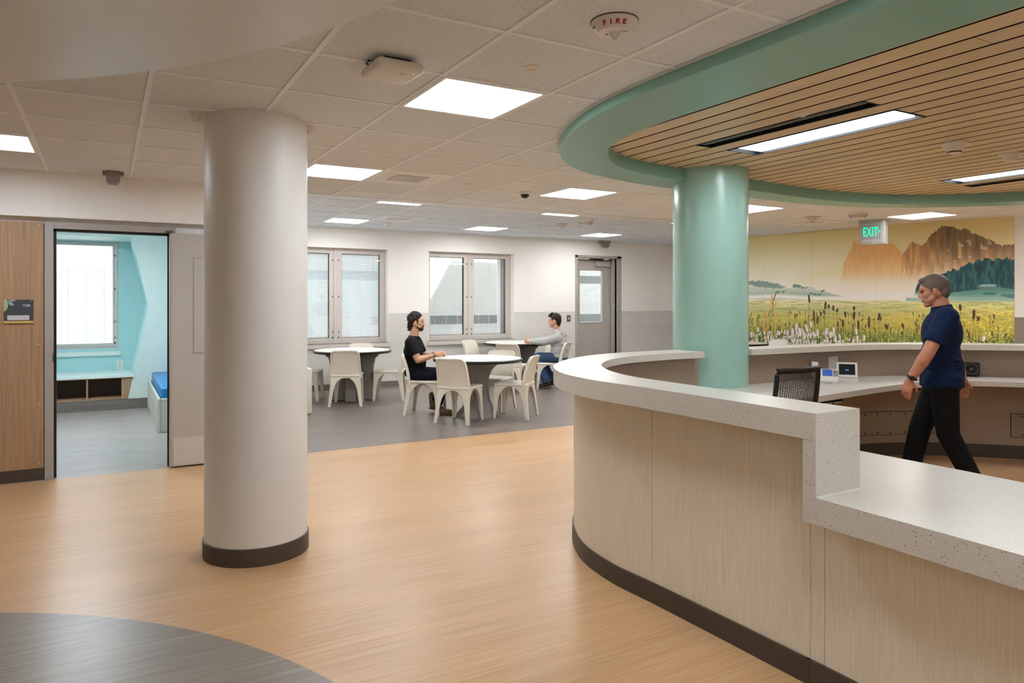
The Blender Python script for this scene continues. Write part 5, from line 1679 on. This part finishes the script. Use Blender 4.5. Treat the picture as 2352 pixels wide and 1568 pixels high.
# ================================================================ PEOPLE
def V(*a): return Vector(a)
def head(b, c, pitch, neck, nr=0.055):
    """skull, jaw, nose, brow, lips, ears on a neck; c is the middle of the head"""
    cp, sp = math.cos(pitch), math.sin(pitch)
    def P(x, y, z): return (c[0] + x * cp + z * sp, c[1] + y, c[2] - x * sp + z * cp)
    b.ell(P(-0.012, 0, 0.028), (0.097, 0.076, 0.088), (0, pitch, 0))
    b.ell(P(0.030, 0, -0.040), (0.060, 0.057, 0.072), (0, pitch, 0))
    b.ell(P(0.064, 0, -0.092), (0.026, 0.028, 0.021), (0, pitch, 0))
    b.cap(P(0.040, 0.045, -0.06), 0.018, P(-0.02, 0.062, -0.03), 0.018); b.cap(P(0.040, -0.045, -0.06), 0.018, P(-0.02, -0.062, -0.03), 0.018)
    b.cap(P(0.082, 0, 0.022), 0.008, P(0.101, 0, -0.022), 0.0105)
    b.ell(P(0.090, 0.011, -0.026), (0.010, 0.009, 0.008)); b.ell(P(0.090, -0.011, -0.026), (0.010, 0.009, 0.008))
    b.cap(P(0.074, 0.044, 0.030), 0.013, P(0.082, 0.0, 0.028), 0.012); b.cap(P(0.074, -0.044, 0.030), 0.013, P(0.082, 0.0, 0.028), 0.012)
    b.ell(P(0.084, 0, -0.052), (0.011, 0.022, 0.007)); b.ell(P(0.082, 0, -0.064), (0.011, 0.020, 0.007))
    for s in (-1, 1):
        b.ell(P(0.052, s * 0.040, -0.016), (0.026, 0.022, 0.030))
        b.ell(P(-0.004, s * 0.078, -0.008), (0.021, 0.009, 0.031), (0, 0, s * 0.35))
    b.cap(neck, nr * 1.12, P(-0.018, 0, -0.055), nr)
    return P
def hand(b, w, f, n, thumb, curl=0.5, s=1.0):
    """palm, four bent fingers of different length and a thumb leaving the side of the palm"""
    w, f, n = V(*w), V(*f).normalized(), V(*n)
    n = (n - f * n.dot(f)).normalized()
    sd = f.cross(n) * thumb
    b.cap(w, 0.026 * s, w + f * 0.02 * s, 0.030 * s, sq=0.7, side=n)
    b.cap(w + f * 0.022 * s, 0.038 * s, w + f * 0.068 * s, 0.040 * s, sq=0.42, side=n)
    for k, (off, L) in enumerate(((0.030, 0.070), (0.010, 0.080), (-0.011, 0.075), (-0.030, 0.058))):
        p = w + f * 0.085 * s + sd * off * s
        a = curl * (0.75 + 0.1 * k)
        d1 = (f * math.cos(a) + n * math.sin(a)); d2 = (f * math.cos(2.1 * a) + n * math.sin(2.1 * a)); d3 = (f * math.cos(3.0 * a) + n * math.sin(3.0 * a))
        q = p + d1 * L * 0.45 * s; r_ = q + d2 * L * 0.32 * s; e_ = r_ + d3 * L * 0.23 * s
        b.cap(p - f * 0.012 * s, 0.0098 * s, q, 0.009 * s, 8); b.cap(q, 0.009 * s, r_, 0.0082 * s, 8); b.cap(r_, 0.0082 * s, e_, 0.0072 * s, 8)
    p = w + f * 0.022 * s + sd * 0.026 * s
    d = (f * 0.62 + sd * 0.62 + n * 0.45).normalized(); q = p + d * 0.042 * s
    d2 = (f * 0.85 + sd * 0.25 + n * 0.45).normalized()
    b.cap(p, 0.015 * s, q, 0.011 * s, 8); b.cap(q, 0.011 * s, q + d2 * 0.034 * s, 0.008 * s, 8)

def face_parts(root, P, eye_x=0.079):
    b = MB()
    for s in (-1, 1): b.ell(P(eye_x, s * 0.031, 0.010), (0.008, 0.011, 0.006), n=12, m=8)
    b.build('eyes', M['eye'], root, smooth=True)
    b = MB()
    b.ell(P(0.0905, 0, -0.0525), (0.006, 0.019, 0.0042), n=12, m=8); b.ell(P(0.0885, 0, -0.0625), (0.006, 0.017, 0.0045), n=12, m=8)
    b.build('lips', M['lip'], root, smooth=True)
    b = MB()
    for s in (-1, 1): b.cap(P(0.088, s * 0.014, 0.038), 0.0045, P(0.074, s * 0.050, 0.040), 0.0035, 8)
    return b
def shoe(b, ankle, toe, w=0.046, h=0.05):
    """low shoe: heel, instep and rounded toe"""
    a, t = V(*ankle), V(*toe)
    b.cap(a + V(0, 0, 0.02), w * 0.95, (a.x, a.y, a.z - 0.035), w * 0.92)
    b.cap(a + (t - a) * 0.05 + V(0, 0, -0.025), w * 0.9, a + (t - a) * 0.9 + V(0, 0, 0.0), w * 0.78)
    b.ell(t - (t - a).normalized() * 0.03, (w * 1.1, w * 1.02, w * 0.72))

# ---- seated man in black
def man_black():
    root = thing('person', 'bearded person in black T-shirt and dark trousers seated with clasped hands', 'person', (CH1[0] - 0.015, CH1[1] + 0.01, 0), R(-34))
    b = MB()
    c = (-0.105, 0, 1.212)
    P = head(b, c, R(3), (-0.150, 0, 0.985), 0.056)
    b.ell((-0.15, 0, 0.84), (0.10, 0.15, 0.15)); b.ell((-0.125, 0, 0.66), (0.11, 0.14, 0.16)); b.ell((-0.125, 0, 0.55), (0.11, 0.15, 0.09))
    b.cap((-0.155, -0.13, 0.955), 0.055, (-0.155, 0.13, 0.955), 0.055)
    for s in (-1, 1):
        sh, el = (-0.15, s * 0.185, 0.940), (-0.045, s * 0.225, 0.728)
        wr = (0.165, s * 0.070, 0.788)
        b.cap(sh, 0.056, el, 0.046)
        m_ = V(*el).lerp(V(*wr), 0.3)
        b.cap(el, 0.044, m_, 0.047); b.cap(m_, 0.047, wr, 0.029, sq=0.85, side=(0, 0, 1))
        b.cap((-0.10, s * 0.09, 0.53), 0.07, (0.30, s * 0.11, 0.53), 0.052)
        b.cap((0.30, s * 0.11, 0.53), 0.052, (0.19, s * 0.11, 0.12), 0.036)
    hand(b, (0.172, -0.064, 0.792), (0.86, 0.50, 0.02), (-0.45, 0.85, -0.1), -1, 0.46)
    hand(b, (0.172, 0.064, 0.790), (0.86, -0.50, -0.02), (-0.45, -0.85, -0.1), 1, 0.46)
    body = blend(b.build('body', M['skin1'], root), 0.0042, 3)
    br = face_parts(root, P); br.build('eyebrows', M['hair_black'], root, smooth=True)
    # curly hair
    b = MB(); rr = random.Random(2)
    b.ell(P(-0.030, 0, 0.052), (0.098, 0.088, 0.090)); b.ell(P(-0.072, 0, -0.02), (0.050, 0.070, 0.085)); b.ell(P(-0.080, 0, -0.075), (0.032, 0.050, 0.045))
    for s in (-1, 1): b.cap(P(0.020, s * 0.076, 0.03), 0.014, P(0.020, s * 0.073, -0.005), 0.009)
    for k in range(230):
        a = rr.uniform(0, 2 * PI); h_ = rr.uniform(-0.55, 1.0)
        dx, dy = math.cos(a) * math.sqrt(max(0, 1 - h_ * h_)), math.sin(a) * math.sqrt(max(0, 1 - h_ * h_))
        if dx > 0.25 and h_ < 0.45: continue
        if h_ < -0.1 and dx > -0.1: continue
        q = P(-0.030 + dx * 0.098, dy * 0.088, 0.050 + h_ * 0.090)
        r_ = rr.uniform(0.010, 0.017)
        b.ell(q, (r_, r_, r_ * 0.85), n=8, m=6)
    for k in range(60):
        q = P(-0.078 - rr.uniform(0, 0.035), rr.uniform(-0.055, 0.055), rr.uniform(-0.11, 0.02))
        b.ell(q, (0.015, 0.015, 0.014), n=8, m=6)
    blend(b.build('hair', M['hair_black'], root), 0.0045, 1)
    b = MB()
    b.ell(P(0.058, 0, -0.088), (0.036, 0.038, 0.030)); b.cap(P(0.092, 0.020, -0.042), 0.0065, P(0.096, 0, -0.040), 0.007); b.cap(P(0.092, -0.020, -0.042), 0.0065, P(0.096, 0, -0.040), 0.007)
    for s in (-1, 1):
        b.cap(P(0.062, s * 0.032, -0.082), 0.020, P(0.020, s * 0.056, -0.058), 0.013); b.cap(P(0.030, s * 0.053, -0.060), 0.010, P(0.018, s * 0.062, -0.035), 0.007)
        b.cap(P(0.086, s * 0.022, -0.046), 0.007, P(0.074, s * 0.030, -0.080), 0.010)
    blend(b.build('beard', M['beard'], root), 0.004, 2)
    # T-shirt with short sleeves
    b = MB()
    b.ell((-0.150, 0, 0.84), (0.128, 0.178, 0.170)); b.ell((-0.120, 0, 0.68), (0.140, 0.172, 0.170)); b.ell((-0.115, 0, 0.575), (0.145, 0.178, 0.10))
    b.cap((-0.160, -0.135, 0.955), 0.075, (-0.160, 0.135, 0.955), 0.075)
    b.cap((-0.150, 0, 0.965), 0.092, (-0.144, 0, 1.034), 0.072, flat1=True)
    for s in (-1, 1):
        sh, el = V(-0.152, s * 0.180, 0.945), V(-0.045, s * 0.225, 0.728)
        b.cap(sh, 0.080, sh.lerp(el, 0.70), 0.069, flat1=True)
        b.cap((-0.20, s * 0.08, 0.84), 0.07, (-0.20, s * 0.08, 0.72), 0.07)
    for (p, q) in (((0.00, -0.10, 0.64), (-0.20, -0.165, 0.60)), ((0.01, -0.06, 0.70), (-0.16, -0.17, 0.68)), ((0.0, -0.1, 0.76), (-0.12, -0.17, 0.80))):
        b.cap(p, 0.016, q, 0.010)
    blend(b.build('shirt', M['tee_black'], root), 0.007, 4)
    b = MB()
    b.ell((-0.125, 0, 0.545), (0.155, 0.180, 0.095))
    for s in (-1, 1):
        kn = (0.31, s * 0.115, 0.530); an = (0.205, s * 0.11, 0.135) if s < 0 else (0.10, s * 0.12, 0.16)
        b.cap((-0.10, s * 0.095, 0.530), 0.085, kn, 0.066)
        b.cap(kn, 0.066, an, 0.052, flat1=True)
    blend(b.build('trousers', M['jean_dark'], root), 0.008, 3)
    for s, an, toe in ((-1, (0.205, -0.11, 0.075), (0.37, -0.12, 0.035)), (1, (0.085, 0.12, 0.12), (0.21, 0.12, 0.035))):
        b = MB(); shoe(b, an, toe); b.cap((an[0] - 0.005, an[1], an[2] + 0.10), 0.049, an, 0.046)
        sh = blend(b.build('boot', M['boot'], root), 0.006, 3)
        b = MB()
        d = V(toe[0] - an[0], toe[1] - an[1], 0).normalized()
        b.cap(V(an[0], an[1], max(0.012, an[2] - 0.075)) - d * 0.02, 0.040, V(toe[0], toe[1], 0.012) - d * 0.005, 0.040, sq=0.28, side=(0, 0, 1))
        b.build('sole', M['sole'], sh, smooth=True)
    for t_, m_, nm in ((0.86, M['bracelet'], 'bracelet'), (0.76, M['bracelet_dark'], 'bracelet')):
        el, wr = V(-0.045, -0.225, 0.728), V(0.165, -0.070, 0.788)
        q = el.lerp(wr, t_ + 0.08); d = (wr - el).normalized()
        a_ = d.cross(V(0, 0, 1)).normalized(); u_ = a_.cross(d)
        rr_ = 0.036 if t_ > 0.8 else 0.039
        MB().tube([q + (a_ * math.cos(2 * PI * k / 18) + u_ * math.sin(2 * PI * k / 18)) * rr_ for k in range(19)], 0.004, 6).build(nm, m_, root, smooth=True)
man_black()

# ---- seated man in grey hoodie
def man_grey():
    root = thing('person', 'dark haired person in grey hoodie and blue jeans seated with hands clasped', 'person', (CH2[0], CH2[1], 0), R(134))
    b = MB()
    c = (-0.022, 0, 1.160)
    P = head(b, c, R(4), (-0.085, 0, 0.940), 0.052)
    b.ell((-0.12, 0, 0.80), (0.09, 0.14, 0.14)); b.ell((-0.15, 0, 0.60), (0.10, 0.14, 0.12))
    for s in (-1, 1):
        sh, el, wr = (-0.09, s * 0.165, 0.870), (0.10, s * 0.20, 0.800), (0.40, s * 0.060, 0.800)
        b.cap(sh, 0.045, el, 0.038); b.cap(el, 0.038, wr, 0.027)
        b.cap((-0.12, s * 0.09, 0.53), 0.06, (0.26, s * 0.11, 0.53), 0.048); b.cap((0.26, s * 0.11, 0.53), 0.048, (0.07, s * 0.11, 0.12), 0.034)
    hand(b, (0.405, -0.056, 0.803), (0.86, 0.50, 0.05), (-0.45, 0.85, 0.0), -1, 0.62, 0.98)
    hand(b, (0.405, 0.056, 0.800), (0.86, -0.50, 0.0), (-0.45, -0.85, 0.0), 1, 0.62, 0.98)
    blend(b.build('body', M['skin2'], root), 0.0042, 3)
    br = face_parts(root, P); br.build('eyebrows', M['hair_black'], root, smooth=True)
    b = MB()
    b.ell(P(-0.028, 0, 0.048), (0.100, 0.084, 0.086)); b.ell(P(-0.070, 0, -0.005), (0.052, 0.070, 0.085)); b.ell(P(-0.070, 0, -0.065), (0.036, 0.055, 0.040))
    b.ell(P(0.046, 0, 0.100), (0.048, 0.058, 0.032)); b.cap(P(0.070, -0.03, 0.085), 0.020, P(0.070, 0.04, 0.090), 0.022)
    for s in (-1, 1): b.cap(P(0.022, s * 0.072, 0.04), 0.013, P(0.020, s * 0.070, 0.0), 0.008)
    for k in range(9): b.cap(P(0.085, -0.05 + 0.0125 * k, 0.08), 0.010, P(0.02, -0.055 + 0.014 * k, 0.135), 0.012)
    blend(b.build('hair', M['hair_black'], root), 0.0048, 2)
    # hoodie with hood lying on the back
    b = MB()
    b.ell((-0.095, 0, 0.80), (0.150, 0.185, 0.165)); b.ell((-0.105, 0, 0.66), (0.150, 0.185, 0.160)); b.ell((-0.115, 0, 0.565), (0.150, 0.185, 0.085))
    b.cap((-0.105, -0.125, 0.885), 0.075, (-0.105, 0.125, 0.885), 0.075)
    b.cap((-0.095, 0, 0.90), 0.095, (-0.075, 0, 0.965), 0.078)
    b.ell((-0.160, 0, 0.935), (0.062, 0.120, 0.060), (0, R(-25), 0)); b.ell((-0.195, 0, 0.905), (0.04, 0.09, 0.055), (0, R(-15), 0))
    for s in (-1, 1):
        b.cap((-0.06, s * 0.07, 0.965), 0.030, (-0.15, s * 0.09, 0.955), 0.040)
        sh, el, wr = V(-0.10, s * 0.165, 0.870), V(0.10, s * 0.205, 0.812), V(0.385, s * 0.068, 0.804)
        b.cap(sh, 0.083, el, 0.064); b.cap(el, 0.066, el.lerp(wr, 0.55), 0.054); b.cap(el.lerp(wr, 0.5), 0.054, wr, 0.038, flat1=True)
        for k in range(4):
            q = el.lerp(wr, -0.05 + 0.22 * k)
            b.cap(q + V(0, s * 0.044, 0.030), 0.013, q + V(0.03, s * 0.046, -0.03), 0.011)
    for (p, q) in (((-0.02, 0.10, 0.70), (-0.22, 0.15, 0.78)), ((-0.02, 0.12, 0.63), (-0.24, 0.14, 0.68)), ((-0.04, 0.12, 0.57), (-0.24, 0.15, 0.60)), ((0.0, 0.10, 0.76), (-0.2, 0.16, 0.86))):
        b.cap(p, 0.016, q, 0.014)
    blend(b.build('hoodie', M['hoodie'], root), 0.007, 4)
    b = MB()
    b.ell((-0.110, 0, 0.535), (0.145, 0.178, 0.085))
    for s in (-1, 1):
        kn = (0.27, s * 0.115, 0.535); an = (0.075, s * 0.115, 0.115) if s > 0 else (0.05, s * 0.12, 0.13)
        b.cap((-0.12, s * 0.095, 0.532), 0.084, kn, 0.068); b.cap(kn, 0.070, an, 0.078, flat1=True)
    blend(b.build('jeans', M['jean_blue'], root), 0.008, 3)
    for s, an, toe in ((1, (0.06, 0.115, 0.105), (0.235, 0.125, 0.038)), (-1, (0.04, -0.12, 0.12), (0.20, -0.12, 0.038))):
        b = MB(); shoe(b, an, toe)
        sh = blend(b.build('shoe', M['shoe_dark'], root), 0.006, 3)
        b = MB(); d = V(toe[0] - an[0], toe[1] - an[1], 0).normalized()
        b.cap(V(an[0], an[1], an[2] - 0.065) - d * 0.03, 0.042, V(toe[0], toe[1], 0.013) + d * 0.005, 0.042, sq=0.28, side=(0, 0, 1))
        b.build('sole', M['sole'], sh, smooth=True)
man_grey()

# ---- walking man behind the desk
def man_walking():
    root = thing('person', 'grey haired person in navy polo shirt and black trousers walking behind the desk', 'person', (5.60, 3.07, 0), R(125))
    b = MB()
    c = (0.055, 0, 1.575)
    P = head(b, c, R(14), (-0.015, 0, 1.385), 0.060)
    b.ell((0.0, 0, 1.22), (0.11, 0.16, 0.18)); b.ell((0.0, 0, 1.0), (0.11, 0.15, 0.16))
    b.cap((-0.01, -0.13, 1.375), 0.05, (-0.01, 0.13, 1.375), 0.05)
    for s, el, wr in ((1, (0.115, 0.265, 1.115), (0.225, 0.250, 0.915)), (-1, (-0.115, -0.255, 1.105), (-0.165, -0.240, 0.895))):
        sh = (-0.01, s * 0.19, 1.385)
        b.cap(sh, 0.055, el, 0.046); m_ = V(*el).lerp(V(*wr), 0.3); b.cap(el, 0.045, m_, 0.046); b.cap(m_, 0.046, wr, 0.030, sq=0.85, side=(0, 1, 0))
    hand(b, (0.230, 0.248, 0.905), (0.25, -0.05, -0.97), (-0.35, -0.9, -0.1), 1, 0.36, 0.97)
    hand(b, (-0.168, -0.238, 0.885), (-0.05, 0.05, -0.99), (0.35, 0.9, 0.0), -1, 0.36, 0.97)
    for hp, kn, an in (((0.0, -0.09, 0.90), (0.135, -0.09, 0.50), (0.22, -0.09, 0.12)), ((0.0, 0.09, 0.90), (-0.03, 0.09, 0.50), (-0.22, 0.09, 0.13))):
        b.cap(hp, 0.075, kn, 0.052); b.cap(kn, 0.052, an, 0.036)
    blend(b.build('body', M['skin3'], root), 0.006, 3)
    br = face_parts(root, P); br.build('eyebrows', M['hair_grey'], root, smooth=True)
    b = MB()
    b.ell(P(-0.022, 0, 0.044), (0.099, 0.085, 0.086)); b.ell(P(-0.066, 0, -0.014), (0.046, 0.068, 0.070)); b.ell(P(0.040, 0, 0.090), (0.040, 0.055, 0.026))
    for s in (-1, 1): b.cap(P(0.012, s * 0.072, 0.03), 0.011, P(0.014, s * 0.070, -0.004), 0.007)
    blend(b.build('hair', M['hair_grey'], root), 0.0055, 2)
    b = MB()
    b.ell((0.0, 0, 1.255), (0.140, 0.200, 0.185)); b.ell((0.005, 0, 1.06), (0.138, 0.190, 0.20)); b.cap((0.0, -0.06, 0.90), 0.135, (0.0, 0.06, 0.90), 0.135)
    b.cap((0.0, 0, 1.0), 0.150, (0.0, 0, 0.845), 0.150, flat1=True)
    b.cap((-0.015, -0.14, 1.375), 0.075, (-0.015, 0.14, 1.375), 0.075)
    b.cap((-0.01, 0, 1.385), 0.090, (0.004, 0, 1.465), 0.070, flat1=True)
    for s, el in ((1, (0.115, 0.265, 1.115)), (-1, (-0.115, -0.255, 1.105))):
        sh = V(-0.012, s * 0.188, 1.375); b.cap(sh, 0.082, sh.lerp(V(*el), 0.72), 0.074, flat1=True)
    for (p, q) in (((0.09, 0.14, 1.0), (-0.10, 0.15, 0.92)), ((0.08, 0.15, 1.15), (-0.10, 0.16, 1.05))):
        b.cap(p, 0.02, q, 0.016)
    blend(b.build('shirt', M['navy'], root), 0.008, 4)
    b = MB()
    b.ell((0, 0, 0.90), (0.128, 0.165, 0.12))
    for hp, kn, an in (((0.0, -0.085, 0.88), (0.135, -0.09, 0.50), (0.22, -0.09, 0.085)), ((0.0, 0.085, 0.88), (-0.03, 0.09, 0.50), (-0.22, 0.09, 0.10))):
        b.cap(hp, 0.105, kn, 0.078); b.cap(kn, 0.078, an, 0.066, flat1=True)
    blend(b.build('trousers', M['trouser_black'], root), 0.008, 3)
    for an, toe in (((0.225, -0.09, 0.075), (0.40, -0.09, 0.045)), ((-0.225, 0.09, 0.095), (-0.075, 0.09, 0.036))):
        b = MB(); shoe(b, an, toe)
        blend(b.build('shoe', M['trouser_black'], root), 0.006, 3)
    wr, el = V(0.225, 0.250, 0.915), V(0.115, 0.265, 1.115)
    d = (wr - el).normalized(); a_ = d.cross(V(0, 1, 0)).normalized(); u_ = a_.cross(d); q = wr - d * 0.015
    MB().tube([q + (a_ * math.cos(2 * PI * k / 18) + u_ * math.sin(2 * PI * k / 18)) * 0.034 for k in range(19)], 0.009, 6).build('watch_strap', M['black_plastic'], root, smooth=True)
    MB().ell(q + u_ * 0.036 * (1 if u_.y > 0 else -1), (0.018, 0.008, 0.018)).build('watch', M['dot'], root, smooth=True)
man_walking()
